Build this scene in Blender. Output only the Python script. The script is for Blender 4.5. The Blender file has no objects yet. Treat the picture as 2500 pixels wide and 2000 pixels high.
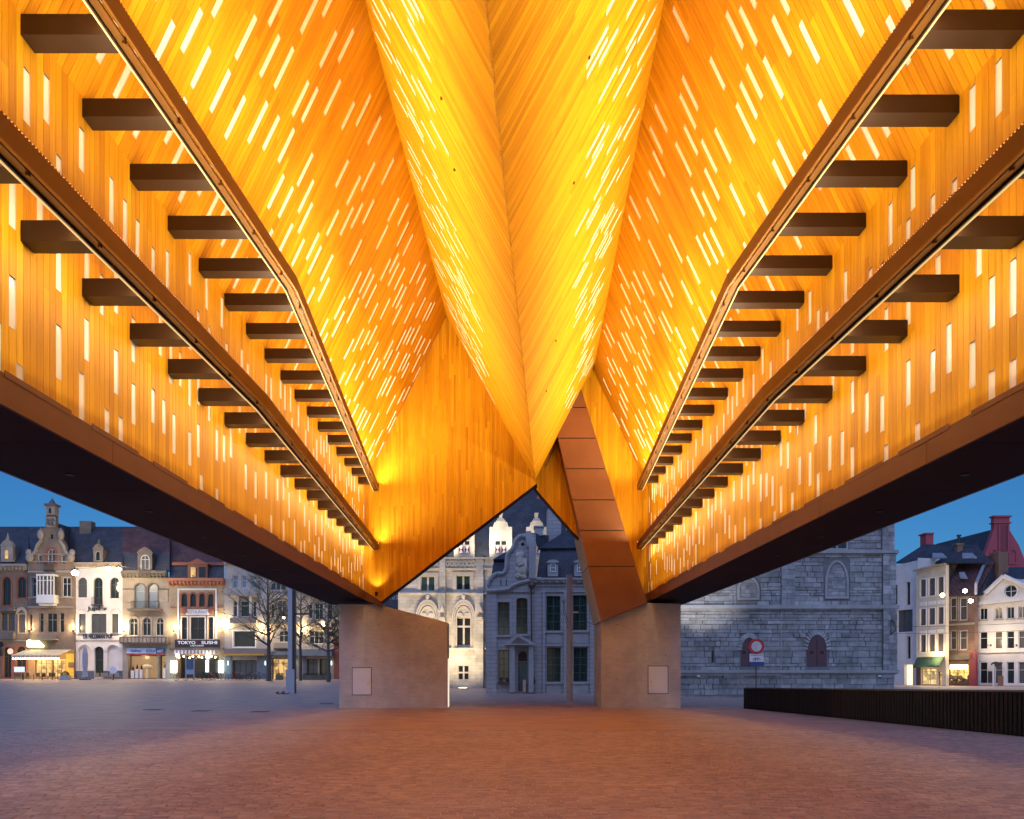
import bpy, math, random
from mathutils import Vector, geometry
random.seed(7)
SUN_EL, SUN_ROT, SKY_STR, SUN_E, OZONE = 8.0, 180.0, 0.13, 2.0, 6.8
SPREAD, P_UP1, P_UP0, P_LEDGE, TILT1, TILT0 = 155, 66, 66, 4, 0.85, 0.75
P_DN1, P_DN0, P_CORN, LIGHT_Y0 = 9, 17, 110, 6.0
K_GOTH, K_DORM, K_BEL, K_ST, K_WL = 2700, 420, 1300, 1050, 380
S = bpy.context.scene
COL = S.collection
H = 1.66                      # camera height over the square, metres
F = 2000.0                    # focal length in photo pixels (photo 2500 wide)
CX, CY = 1225.0, 1645.0       # vanishing point of the hall in the photo

# ------------------------------------------------------------------ camera, sky, exposure
cam_d = bpy.data.cameras.new('camera')
cam = bpy.data.objects.new('camera', cam_d)
COL.objects.link(cam)
cam.location = (0, 0, H)
cam.rotation_euler = (math.radians(90), 0, 0)
cam_d.sensor_width = 30.0
cam_d.lens = 30.0 * F / 2500.0
cam_d.shift_x = (1250 - CX) / 2500.0
cam_d.shift_y = (CY - 1000) / 2500.0
cam_d.clip_start = 0.05
cam_d.clip_end = 3000
S.camera = cam

world = bpy.data.worlds.new('World')
S.world = world
world.use_nodes = True
wn = world.node_tree.nodes
wl = world.node_tree.links
for n in list(wn): wn.remove(n)
w_out = wn.new('ShaderNodeOutputWorld')
w_bg = wn.new('ShaderNodeBackground')
w_sky = wn.new('ShaderNodeTexSky')
w_sky.sky_type = 'NISHITA'
w_sky.sun_disc = False
w_sky.sun_elevation = math.radians(SUN_EL)
w_sky.sun_rotation = math.radians(SUN_ROT)
w_sky.air_density = 1.0
w_sky.dust_density = 0.6
w_sky.ozone_density = OZONE
w_bg.inputs['Strength'].default_value = SKY_STR
wl.new(w_sky.outputs['Color'], w_bg.inputs['Color'])
wl.new(w_bg.outputs['Background'], w_out.inputs['Surface'])

sun_d = bpy.data.lights.new('sun', 'SUN')
sun_d.energy = SUN_E
sun_d.angle = math.radians(80)
sun_d.color = (0.44, 0.54, 1.0)
sun = bpy.data.objects.new('sun', sun_d)
COL.objects.link(sun)
sun.rotation_euler = (math.radians(40), 0, math.radians(-18))   # broad twilight glow from behind the camera

S.view_settings.view_transform = 'Standard'
S.view_settings.look = 'None'
S.view_settings.gamma = 1.0
S.view_settings.use_curve_mapping = False
S.view_settings.exposure = 0.0
S.render.engine = 'CYCLES'
S.cycles.max_bounces = 7
S.cycles.diffuse_bounces = 5
S.cycles.glossy_bounces = 3
S.cycles.transmission_bounces = 4
S.cycles.caustics_reflective = False
S.cycles.caustics_refractive = False
S.cycles.sample_clamp_indirect = 6.0
S.cycles.use_denoising = True
try: S.cycles.denoiser = 'OPENIMAGEDENOISE'
except Exception: pass

# ------------------------------------------------------------------ helpers
WLOC = {}
def wloc(o): return WLOC.get(o.name, Vector((0, 0, 0))) if o else Vector((0, 0, 0))

def tag(o, label=None, cat=None, group=None, kind=None):
    if label: o['label'] = label
    if cat: o['category'] = cat
    if group: o['group'] = group
    if kind: o['kind'] = kind
    return o

def empty(name, loc, label, cat, group=None, parent=None):
    o = bpy.data.objects.new(name, None)
    COL.objects.link(o)
    o.empty_display_size = 0.3
    loc = Vector(loc)
    o.location = loc - wloc(parent)
    if parent: o.parent = parent
    WLOC[o.name] = loc
    return tag(o, label, cat, group)

def P(px, py, Y):
    return Vector(((px - CX) * Y / F, Y, H + (CY - py) * Y / F))

def link_mesh(name, me, loc, parent=None):
    o = bpy.data.objects.new(name, me)
    COL.objects.link(o)
    loc = Vector(loc)
    o.location = loc - wloc(parent)
    if parent: o.parent = parent
    WLOC[o.name] = loc
    return o

class MB:
    """collects faces and links them as ONE mesh object"""
    def __init__(s):
        s.v = []; s.f = []; s.m = []; s.t = []
    def poly(s, pts, m=0, t=0.5):
        b = len(s.v)
        s.v.extend([tuple(p) for p in pts])
        s.f.append(tuple(range(b, b + len(pts)))); s.m.append(m); s.t.append(t)
    def hexa(s, c, m=0, t=0.5, skip=()):
        b = len(s.v)
        s.v.extend([tuple(p) for p in c])   # 0-3 back/bottom loop, 4-7 front/top loop
        for k, q in enumerate(((3, 2, 1, 0), (4, 5, 6, 7), (0, 1, 5, 4), (1, 2, 6, 5), (2, 3, 7, 6), (3, 0, 4, 7))):
            if k in skip: continue
            s.f.append(tuple(b + i for i in q)); s.m.append(m); s.t.append(t)
    def box(s, x0, x1, y0, y1, z0, z1, m=0, t=0.5):
        s.hexa([(x0, y0, z0), (x1, y0, z0), (x1, y1, z0), (x0, y1, z0), (x0, y0, z1), (x1, y0, z1), (x1, y1, z1), (x0, y1, z1)], m, t)
    def tube(s, p, q, r0, r1=None, n=6, m=0, t=0.5, caps=True):
        p = Vector(p); q = Vector(q); r1 = r0 if r1 is None else r1
        d = q - p
        if d.length < 1e-6: return
        d.normalize()
        a = d.cross(Vector((0, 0, 1)))
        if a.length < 0.05: a = d.cross(Vector((1, 0, 0)))
        a.normalize(); c = d.cross(a)
        b = len(s.v)
        for k in range(n):
            w = 2 * math.pi * k / n
            s.v.append(tuple(p + (a * math.cos(w) + c * math.sin(w)) * r0))
        for k in range(n):
            w = 2 * math.pi * k / n
            s.v.append(tuple(q + (a * math.cos(w) + c * math.sin(w)) * r1))
        for k in range(n):
            s.f.append((b + k, b + (k + 1) % n, b + n + (k + 1) % n, b + n + k)); s.m.append(m); s.t.append(t)
        if caps:
            s.f.append(tuple(b + n - 1 - k for k in range(n))); s.m.append(m); s.t.append(t)
            s.f.append(tuple(b + n + k for k in range(n))); s.m.append(m); s.t.append(t)
    def path(s, pts, r, n=5, m=0):
        for a, b in zip(pts, pts[1:]): s.tube(a, b, r, r, n, m)
    def ring(s, c, ax, bx, R, r, n=20, k=5, m=0):
        c = Vector(c); ax = Vector(ax); bx = Vector(bx); nx = ax.cross(bx)
        b = len(s.v)
        for i in range(n):
            w = 2 * math.pi * i / n
            d = ax * math.cos(w) + bx * math.sin(w)
            for j in range(k):
                u = 2 * math.pi * j / k
                s.v.append(tuple(c + d * (R + r * math.cos(u)) + nx * (r * math.sin(u))))
        for i in range(n):
            for j in range(k):
                s.f.append((b + i * k + j, b + ((i + 1) % n) * k + j, b + ((i + 1) % n) * k + (j + 1) % k, b + i * k + (j + 1) % k)); s.m.append(m); s.t.append(0.5)
    def ball(s, c, rx, ry=None, rz=None, n=10, k=6, m=0, t=0.5):
        ry = rx if ry is None else ry; rz = rx if rz is None else rz
        c = Vector(c); b = len(s.v)
        s.v.append((c.x, c.y, c.z - rz))
        for j in range(1, k):
            w = -math.pi / 2 + math.pi * j / k
            for i in range(n):
                u = 2 * math.pi * i / n
                s.v.append((c.x + rx * math.cos(w) * math.cos(u), c.y + ry * math.cos(w) * math.sin(u), c.z + rz * math.sin(w)))
        s.v.append((c.x, c.y, c.z + rz))
        e = len(s.v) - 1
        for i in range(n):
            s.f.append((b, b + 1 + (i + 1) % n, b + 1 + i)); s.m.append(m); s.t.append(t)
            s.f.append((e, e - n + i, e - n + (i + 1) % n)); s.m.append(m); s.t.append(t)
        for j in range(k - 2):
            for i in range(n):
                s.f.append((b + 1 + j * n + i, b + 1 + j * n + (i + 1) % n, b + 1 + (j + 1) * n + (i + 1) % n, b + 1 + (j + 1) * n + i)); s.m.append(m); s.t.append(t)
    def build(s, name, mats, parent=None, org=None, smooth=False):
        if not isinstance(mats, (list, tuple)): mats = [mats]
        if org is None: org = wloc(parent)
        org = Vector(org)
        me = bpy.data.meshes.new(name)
        ox, oy, oz = org
        me.from_pydata([(x - ox, y - oy, z - oz) for x, y, z in s.v], [], s.f)
        for m in mats: me.materials.append(m)
        if len(mats) > 1: me.polygons.foreach_set('material_index', s.m)
        at = me.attributes.new('tone', 'FLOAT', 'FACE')
        at.data.foreach_set('value', s.t)
        if smooth: me.polygons.foreach_set('use_smooth', [True] * len(s.f))
        me.update()
        return link_mesh(name, me, org, parent)

def copy_tree(o, parent=None, loc=None, rz=None, label=None):
    c = o.copy(); COL.objects.link(c)
    if parent: c.parent = parent
    if loc is not None: c.location = loc
    if rz is not None: c.rotation_euler.z = rz
    if label: c['label'] = label
    for ch in list(o.children): copy_tree(ch, c)
    return c

# ------------------------------------------------------------------ materials
MATS = {}
def pm(name, col, rough=0.7, var=0.18, scale=2.0, bump=0.0, metal=0.0, spec=0.4, stretch=(1, 1, 1), tone=0.0,
       emit=None, estr=0.0, stain=0.0, fine=0.0, sat=0.0):
    """procedural material: noise-broken colour, per-piece tone, fine bump"""
    if name in MATS: return MATS[name]
    m = bpy.data.materials.new(name); m.use_nodes = True
    nt = m.node_tree; N = nt.nodes; L = nt.links
    b = N['Principled BSDF']
    b.inputs['Roughness'].default_value = rough
    b.inputs['Metallic'].default_value = metal
    b.inputs['Specular IOR Level'].default_value = spec
    geo = N.new('ShaderNodeNewGeometry')
    mp = N.new('ShaderNodeMapping'); mp.inputs['Scale'].default_value = [scale * k for k in stretch]
    L.new(geo.outputs['Position'], mp.inputs['Vector'])
    nz = N.new('ShaderNodeTexNoise'); nz.inputs['Scale'].default_value = 1.0; nz.inputs['Detail'].default_value = 6.0; nz.inputs['Roughness'].default_value = 0.62
    L.new(mp.outputs['Vector'], nz.inputs['Vector'])
    val = N.new('ShaderNodeMapRange')
    val.inputs['From Min'].default_value = 0.28; val.inputs['From Max'].default_value = 0.72
    val.inputs['To Min'].default_value = 1 - var; val.inputs['To Max'].default_value = 1 + var
    L.new(nz.outputs['Fac'], val.inputs['Value'])
    last = val.outputs['Result']
    def mul(a, bsock):
        k = N.new('ShaderNodeMath'); k.operation = 'MULTIPLY'
        L.new(a, k.inputs[0]); L.new(bsock, k.inputs[1]); return k.outputs[0]
    if tone:
        at = N.new('ShaderNodeAttribute'); at.attribute_name = 'tone'
        mr = N.new('ShaderNodeMapRange'); mr.inputs['To Min'].default_value = 1 - tone; mr.inputs['To Max'].default_value = 1 + tone
        L.new(at.outputs['Fac'], mr.inputs['Value']); last = mul(last, mr.outputs['Result'])
    if stain:
        n2 = N.new('ShaderNodeTexNoise'); n2.inputs['Scale'].default_value = 0.45; n2.inputs['Detail'].default_value = 5.0; n2.inputs['Roughness'].default_value = 0.7
        L.new(geo.outputs['Position'], n2.inputs['Vector'])
        mr = N.new('ShaderNodeMapRange'); mr.inputs['From Min'].default_value = 0.3; mr.inputs['From Max'].default_value = 0.65
        mr.inputs['To Min'].default_value = 1 - stain; mr.inputs['To Max'].default_value = 1.05
        L.new(n2.outputs['Fac'], mr.inputs['Value']); last = mul(last, mr.outputs['Result'])
    mx = N.new('ShaderNodeVectorMath'); mx.operation = 'SCALE'
    mx.inputs[0].default_value = col
    L.new(last, mx.inputs['Scale'])
    csock = mx.outputs['Vector']
    if sat and tone:
        hs = N.new('ShaderNodeHueSaturation')
        mr = N.new('ShaderNodeMapRange'); mr.inputs['To Min'].default_value = 0.5 - sat; mr.inputs['To Max'].default_value = 0.5 + sat
        at2 = N.new('ShaderNodeAttribute'); at2.attribute_name = 'tone'
        L.new(at2.outputs['Fac'], mr.inputs['Value']); L.new(mr.outputs['Result'], hs.inputs['Hue'])
        L.new(csock, hs.inputs['Color']); csock = hs.outputs['Color']
    L.new(csock, b.inputs['Base Color'])
    if bump or fine:
        bp = N.new('ShaderNodeBump'); bp.inputs['Strength'].default_value = max(bump, fine); bp.inputs['Distance'].default_value = 0.02
        n3 = N.new('ShaderNodeTexNoise'); n3.inputs['Scale'].default_value = 3.0 if bump else 20.0; n3.inputs['Detail'].default_value = 8.0
        L.new(mp.outputs['Vector'], n3.inputs['Vector'])
        L.new(n3.outputs['Fac'], bp.inputs['Height']); L.new(bp.outputs['Normal'], b.inputs['Normal'])
    if emit:
        b.inputs['Emission Color'].default_value = (*emit, 1); b.inputs['Emission Strength'].default_value = estr
    MATS[name] = m
    return m

def brickmat(name, c1, c2, mortar, bw, bh, msize=0.02, plane='xz', rough=0.8, bump=0.35, var=0.2, off=0.5):
    if name in MATS: return MATS[name]
    m = bpy.data.materials.new(name); m.use_nodes = True
    nt = m.node_tree; N = nt.nodes; L = nt.links; b = N['Principled BSDF']
    b.inputs['Roughness'].default_value = rough; b.inputs['Specular IOR Level'].default_value = 0.3
    geo = N.new('ShaderNodeNewGeometry'); sp = N.new('ShaderNodeSeparateXYZ'); cb = N.new('ShaderNodeCombineXYZ')
    L.new(geo.outputs['Position'], sp.inputs[0])
    L.new(sp.outputs['X'], cb.inputs['X']); L.new(sp.outputs['Z' if plane == 'xz' else 'Y'], cb.inputs['Y'])
    br = N.new('ShaderNodeTexBrick'); br.inputs['Scale'].default_value = 1.0
    br.inputs['Brick Width'].default_value = bw; br.inputs['Row Height'].default_value = bh; br.inputs['Mortar Size'].default_value = msize
    br.inputs['Color1'].default_value = (*c1, 1); br.inputs['Color2'].default_value = (*c2, 1); br.inputs['Mortar'].default_value = (*mortar, 1)
    br.offset = off
    L.new(cb.outputs[0], br.inputs['Vector'])
    nz = N.new('ShaderNodeTexNoise'); nz.inputs['Scale'].default_value = 0.9; nz.inputs['Detail'].default_value = 7
    L.new(geo.outputs['Position'], nz.inputs['Vector'])
    mr = N.new('ShaderNodeMapRange'); mr.inputs['From Min'].default_value = 0.3; mr.inputs['From Max'].default_value = 0.7
    mr.inputs['To Min'].default_value = 1 - var; mr.inputs['To Max'].default_value = 1 + var
    L.new(nz.outputs['Fac'], mr.inputs['Value'])
    sc = N.new('ShaderNodeVectorMath'); sc.operation = 'SCALE'
    L.new(br.outputs['Color'], sc.inputs[0]); L.new(mr.outputs['Result'], sc.inputs['Scale'])
    L.new(sc.outputs['Vector'], b.inputs['Base Color'])
    bp = N.new('ShaderNodeBump'); bp.inputs['Strength'].default_value = bump; bp.inputs['Distance'].default_value = 0.02; bp.invert = True
    L.new(br.outputs['Fac'], bp.inputs['Height']); L.new(bp.outputs['Normal'], b.inputs['Normal'])
    MATS[name] = m
    return m

def glow(name, col, st):
    if name in MATS: return MATS[name]
    m = bpy.data.materials.new(name); m.use_nodes = True
    b = m.node_tree.nodes['Principled BSDF']
    b.inputs['Base Color'].default_value = (*[c * 0.6 for c in col], 1)
    b.inputs['Emission Color'].default_value = (*col, 1); b.inputs['Emission Strength'].default_value = st
    MATS[name] = m
    return m

WOOD = (0.56, 0.275, 0.0105)
M_wood_y = pm('wood_slope', WOOD, 0.5, 0.20, 1.0, 0.0, 0, 0.12, (1.2, 22, 1.2), tone=0.22, fine=0.06, sat=0.008)
M_wood_x = pm('wood_end', WOOD, 0.5, 0.20, 1.0, 0.0, 0, 0.12, (22, 1.2, 1.0), tone=0.22, fine=0.06, sat=0.008)
M_back = pm('wood_backing', (0.10, 0.04, 0.01), 0.9, 0.1)
M_slit = pm('slit_lining', (0.84, 0.80, 0.72), 0.55, 0.05)
M_pane_slit = pm('slit_glass', (0.86, 0.84, 0.80), 0.25, 0.06, spec=0.5)
M_corten = pm('brown_steel', (0.135, 0.046, 0.016), 0.5, 0.10, 1.5, 0, 0.1, 0.3, stain=0.10, tone=0.05)
M_corten_d = pm('brown_steel_flue', (0.185, 0.072, 0.030), 0.45, 0.08, 1.5, 0, 0.1, 0.45, stain=0.10, tone=0.05)
M_bronze = pm('dark_bronze', (0.030, 0.013, 0.0055), 0.45, 0.15, 2.0, 0, 0.2, 0.35, stain=0.15)
M_gold = pm('bronze_tray', (0.19, 0.090, 0.020), 0.32, 0.12, 3.0, 0, 0.7, 0.5)
M_soffit = pm('soffit_board', (0.024, 0.011, 0.013), 0.7, 0.15, 2.0, stretch=(0.6, 6, 1), tone=0.25, spec=0.1)
M_led = glow('led_tube', (1.0, 0.74, 0.33), 0.6)
M_black = pm('black_steel', (0.010, 0.009, 0.009), 0.5, 0.2, 3, spec=0.25)
M_conc = pm('board_concrete', (0.46, 0.43, 0.415), 0.75, 0.10, 2.2, 0.15, 0, 0.3, (1.0, 1.0, 5.0), stain=0.34, tone=0.04)
M_conc_edge = pm('concrete_core', (0.36, 0.33, 0.31), 0.8, 0.12, 3, 0.1, stain=0.15)
M_cab = pm('cabinet_grey', (0.60, 0.58, 0.60), 0.5, 0.05)
M_yel = pm('warning_yellow', (0.8, 0.5, 0.02), 0.5, 0.03)

# ------------------------------------------------------------------ ground
def gz(x, y):
    """height of the square: level round the hall, rising gently to the houses on the far left"""
    r = max(0.0, min(1.0, (y - 46.0) / 62.0)) * 0.95
    k = max(0.0, min(1.0, (14.0 - x) / 10.0))
    return r * k
M_ground = brickmat('brick_square', (0.38, 0.278, 0.247), (0.355, 0.258, 0.228), (0.40, 0.29, 0.24), 0.2, 0.1, 0.008, 'xy', 0.55, 0.1, 0.16)
M_paver = pm('brick_paver', (0.405, 0.305, 0.275), 0.55, 0.18, 6.0, 0.12, tone=0.26, stain=0.18, spec=0.45, sat=0.012)
M_joint = pm('joint_sand', (0.62, 0.50, 0.42), 0.9, 0.25, 9)
PAV_Y0, PAV_Y1 = 7.0, 24.0
g = MB()
xs = [-160, -110, -80, -60, -45, -34, -26, -20, -14.5, -10, -5, 0, 5, 10, 14.5, 20, 26, 34, 45, 60, 80, 120, 170]
ys = [-60, -20, 0, PAV_Y0, PAV_Y1, 30, 38, 46, 52, 60, 68, 76, 84, 92, 100, 108, 130, 180, 300, 900]
for i in range(len(xs) - 1):
    for j in range(len(ys) - 1):
        if ys[j] == PAV_Y0 and -14.5 <= xs[i] < 14.5: continue
        q = [(xs[i], ys[j]), (xs[i + 1], ys[j]), (xs[i + 1], ys[j + 1]), (xs[i], ys[j + 1])]
        g.poly([(a, b, gz(a, b)) for a, b in q])
q = [(-14.5, PAV_Y0), (14.5, PAV_Y0), (14.5, PAV_Y1), (-14.5, PAV_Y1)]
g.poly([(a, b, -0.007) for a, b in q], 1)
square = g.build('square', [M_ground, M_joint])
tag(square, 'brick paved square running under the hall to the houses', 'square', kind='structure')
# pavers: real bricks with sunk joints where the photograph still shows them
BW, BD, GAP = 0.20, 0.098, 0.009
pv = []
rows = int((PAV_Y1 - PAV_Y0) / BD)
for r in range(rows):
    y0 = PAV_Y0 + r * BD
    off = random.random() * BW
    x = -14.5 + off
    if off > 0.04: pv.append((-14.5, x - GAP, y0))
    while x < 14.5 - 0.03:
        w = BW * random.uniform(0.96, 1.03)
        x1 = min(14.5, x + w)
        pv.append((x, x1 - GAP, y0)); x = x1
def paver(mb, x0, x1, y0, z, t, tx, ty):
    y1 = y0 + BD - GAP; b = 0.004; zb = -0.02
    def zz(a, c): return z + tx * (a - 0.5) + ty * (c - 0.5)
    o = [(x0, y0, zb), (x1, y0, zb), (x1, y1, zb), (x0, y1, zb)]
    u = [(x0 + b, y0 + b, zz(0, 0)), (x1 - b, y0 + b, zz(1, 0)), (x1 - b, y1 - b, zz(1, 1)), (x0 + b, y1 - b, zz(0, 1))]
    mb.hexa(o + u, 0, t, skip=(0,))
key = []
for k, (x0, x1, y0) in enumerate(pv):
    xm = 0.5 * (x0 + x1); vis = y0 > 9.42 and abs((xm * F / y0) - 25) < 1248
    key.append(((x1 - x0) / (y0 ** 2.0) if vis else 0, k))
best = {k for s, k in sorted(key, reverse=True)[:300]}
st = MB()
for k, (x0, x1, y0) in enumerate(pv):
    z = random.gauss(0, 0.0012); t = min(1, max(0, random.gauss(0.5, 0.24))); tx = random.gauss(0, 0.0014); ty = random.gauss(0, 0.0012)
    if k in best:
        m1 = MB(); paver(m1, x0, x1, y0, z, t, tx, ty)
        m1.build('paver', M_paver, square, (x0, y0, 0))
    else:
        paver(st, x0, x1, y0, z, t, tx, ty)
tag(st.build('paving', M_paver, square), kind='stuff')
for n_, (a, b) in enumerate(((375, 1733), (493, 1736), (635, 1738), (798, 1718))):   # drain covers in the paving
    Y = H * F / (b - CY)
    d = MB(); x = (a - CX) * Y / F
    d.box(x - 0.35, x + 0.35, Y - 0.35, Y + 0.35, -0.02, 0.012)
    d.build('drain_cover', M_black, square, (x, Y, 0))

# ------------------------------------------------------------------ the hall
XL, XR, Y0, Y1 = -6.6, 7.2, -0.6, 39.4
YR = 40.2                                  # the right hand end wall stands a little farther back
ZB, ZE, ZS = H + 3.98, H + 9.08, H + 3.55  # foot of the wall boards, eave, soffit
OXL, OXR = -8.8, 9.3                       # outer faces
def tt(Y): return (Y - Y0) / 40.0
def wallb(x): return lambda Y: Vector((x, Y, ZB))
def eave(x): return lambda Y: Vector((x, Y, ZE))
def ridge_l(Y): return Vector((-3.87 + 1.21 * tt(Y), Y, H + 14.9 + 2.3 * tt(Y)))
def ridge_r(Y): return Vector((3.26 + 1.21 * tt(Y), Y, H + 17.2 - 2.3 * tt(Y)))
def valley(Y): return Vector((-1.0 + 2.6 * tt(Y), Y, H + 9.32))

hall = empty('market_hall', (0.3, 19.4, 0), 'open timber lined hall with twin folded gables, glowing orange over the square', 'hall')

def scr(p):
    return (CX + F * p.x / p.y, CY - F * (p.z - H) / p.y) if p.y > 0.3 else (9e9, 9e9)
def seen_area(pts):
    q = [scr(p) for p in pts]
    if any(abs(a) > 1e6 for a, _ in q): return 0
    x = [min(2500, max(0, a)) for a, _ in q]; y = [min(2000, max(0, b)) for _, b in q]
    return abs(sum(x[i] * y[(i + 1) % len(q)] - x[(i + 1) % len(q)] * y[i] for i in range(len(q)))) / 2

PL, SL = [], []       # planks and slit windows still to be linked: (area, parent key, kind data)
W = 0.165
G = 0.010
def strip_surface(key, A, B, ya, yb, inward, slit_p, vlo=0.0, vhi=1.0, slen=(0.75, 0.95), cell=1.45, pieces=(1.6, 4.2)):
    n = int(round((yb - ya) / W)); w = (yb - ya) / n
    prev = []; last_ = []
    for i in range(n):
        y0 = ya + i * w; y1 = y0 + w
        a0, a1, b0, b1 = A(y0 + G / 2), A(y1 - G / 2), B(y0 + G / 2), B(y1 - G / 2)
        L = ((b0 - a0).length + (b1 - a1).length) / 2
        nrm = (a1 - a0).cross(b0 - a0).normalized()
        if nrm.dot(inward) < 0: nrm = -nrm
        def pt(side, s):
            a, b = (a0, b0) if side == 0 else (a1, b1)
            return a + (b - a) * (s / L)
        # slits of this strip
        segs = []
        if slit_p > 0:
            nc = max(1, int(L / cell)); c = L / nc
            ph = random.uniform(-0.5, 0.5)
            for k in range(-1, nc + 1):
                if random.random() > slit_p: continue
                l = random.uniform(*slen)
                s0 = (k + 0.5 + ph) * c - l / 2 + random.uniform(-0.1, 0.1)
                s1 = s0 + l
                lo, hi = vlo * L, vhi * L
                if vlo == 0: 
                    if s1 < 0.25: continue
                    s0 = max(s0, 0.0)
                    if 0 < s0 < 0.12: s0 = 0.0
                if s0 < lo or s1 > hi: continue
                if segs and s0 < segs[-1][1] + 0.1: continue
                if any(s0 < e_ + 0.05 and s1 > b_ - 0.05 for b_, e_ in prev): continue
                segs.append((s0, s1))
        prev = segs + (last_ if key[0] != 'v' else []); last_ = segs
        for s0, s1 in segs:
            q = [pt(0, s0), pt(1, s0), pt(1, s1), pt(0, s1)]
            SL.append((seen_area(q), key, q, nrm))
        # boards between them
        cuts = [0.0]
        for s0, s1 in segs: cuts += [s0, s1]
        cuts.append(L)
        for k in range(0, len(cuts), 2):
            s0, s1 = cuts[k], cuts[k + 1]
            while s1 - s0 > 0.02:
                e = s0 + random.uniform(*pieces)
                if s1 - e < 0.7: e = s1
                q = [pt(0, s0), pt(1, s0), pt(1, e), pt(0, e)]
                PL.append((seen_area(q), key, q, nrm, min(1, max(0, random.gauss(0.5, 0.2)))))
                s0 = e + 0.003

def quad_plank(mb, q, n, t, th=0.022):
    b = [p - n * th for p in q]
    mb.hexa(b + list(q), 0, t, skip=(0,))
def slit_box(mb, q, n, dep=0.018):
    c = sum(q, Vector()) / 4
    b = [p - n * dep for p in q]
    f = [p + n * 0.002 for p in q]
    for i in range(4):
        j = (i + 1) % 4
        mb.poly([b[i], b[j], f[j], f[i]], 0)
    mb.poly(b, 1)

KEYS = {}
def backing(name, A, B, ya, yb, outward, off=0.17, steps=10):
    mb = MB()
    for i in range(steps):
        y0 = ya + (yb - ya) * i / steps; y1 = ya + (yb - ya) * (i + 1) / steps
        for k in range(6):
            f0, f1 = k / 6, (k + 1) / 6
            q = [A(y0).lerp(B(y0), f0), A(y1).lerp(B(y1), f0), A(y1).lerp(B(y1), f1), A(y0).lerp(B(y0), f1)]
            mb.poly([p + outward * off for p in q])
    return mb.build(name, M_back, hall)
def vec(x, z): return Vector((x, 0, z)).normalized()
KEYS['wl'] = backing('side_wall', wallb(XL), eave(XL), Y0, Y1 + 0.1, vec(-1, 0))
KEYS['wr'] = backing('side_wall', wallb(XR), eave(XR), Y0, YR + 0.1, vec(1, 0))
KEYS['rl'] = backing('roof_slope', eave(XL), ridge_l, Y0, Y1 + 0.1, vec(-0.9, 0.42))
KEYS['rr'] = backing('roof_slope', eave(XR), ridge_r, Y0, YR + 0.1, vec(0.9, 0.42))
KEYS['vl'] = backing('roof_slope', lambda y: valley(y).lerp(ridge_l(y), 0.06), ridge_l, Y0, Y1, vec(0.87, 0.49))
KEYS['vr'] = backing('roof_slope', lambda y: valley(y).lerp(ridge_r(y), 0.06), ridge_r, Y0, YR + 0.1, vec(-0.87, 0.49))
strip_surface('wl', wallb(XL), eave(XL), Y0, Y1, vec(1, 0), 0.38, slen=(0.64, 0.80), cell=1.02)
strip_surface('wr', wallb(XR), eave(XR), Y0, YR, vec(-1, 0), 0.38, slen=(0.64, 0.80), cell=1.02)
strip_surface('rl', eave(XL), ridge_l, Y0, Y1, vec(0.9, -0.42), 0.30, 0.02, 0.985, slen=(0.78, 0.98), cell=1.2)
strip_surface('rr', eave(XR), ridge_r, Y0, YR, vec(-0.9, -0.42), 0.30, 0.02, 0.985, slen=(0.78, 0.98), cell=1.2)
strip_surface('vl', valley, ridge_l, Y0, Y1, vec(-0.87, -0.49), 0.27, 0.42, 0.985, slen=(0.8, 1.0), cell=1.2)
strip_surface('vr', valley, ridge_r, Y0, Y1, vec(0.87, -0.49), 0.27, 0.42, 0.985, slen=(0.8, 1.0), cell=1.2)

for rf in (ridge_l, ridge_r):            # ridge caps close the folds against the sky
    rc = MB(); p, q = rf(Y0), rf(YR + 0.3); w_ = Vector((0.45, 0, 0)); u_ = Vector((0, 0, 0.10)); v_ = Vector((0, 0, 0.45))
    for sg_ in (-1, 1): rc.poly([p + v_, q + v_, q + w_ * sg_ - u_ * 4, p + w_ * sg_ - u_ * 4])
    rc.build('ridge_cap', M_back, hall)
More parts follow.
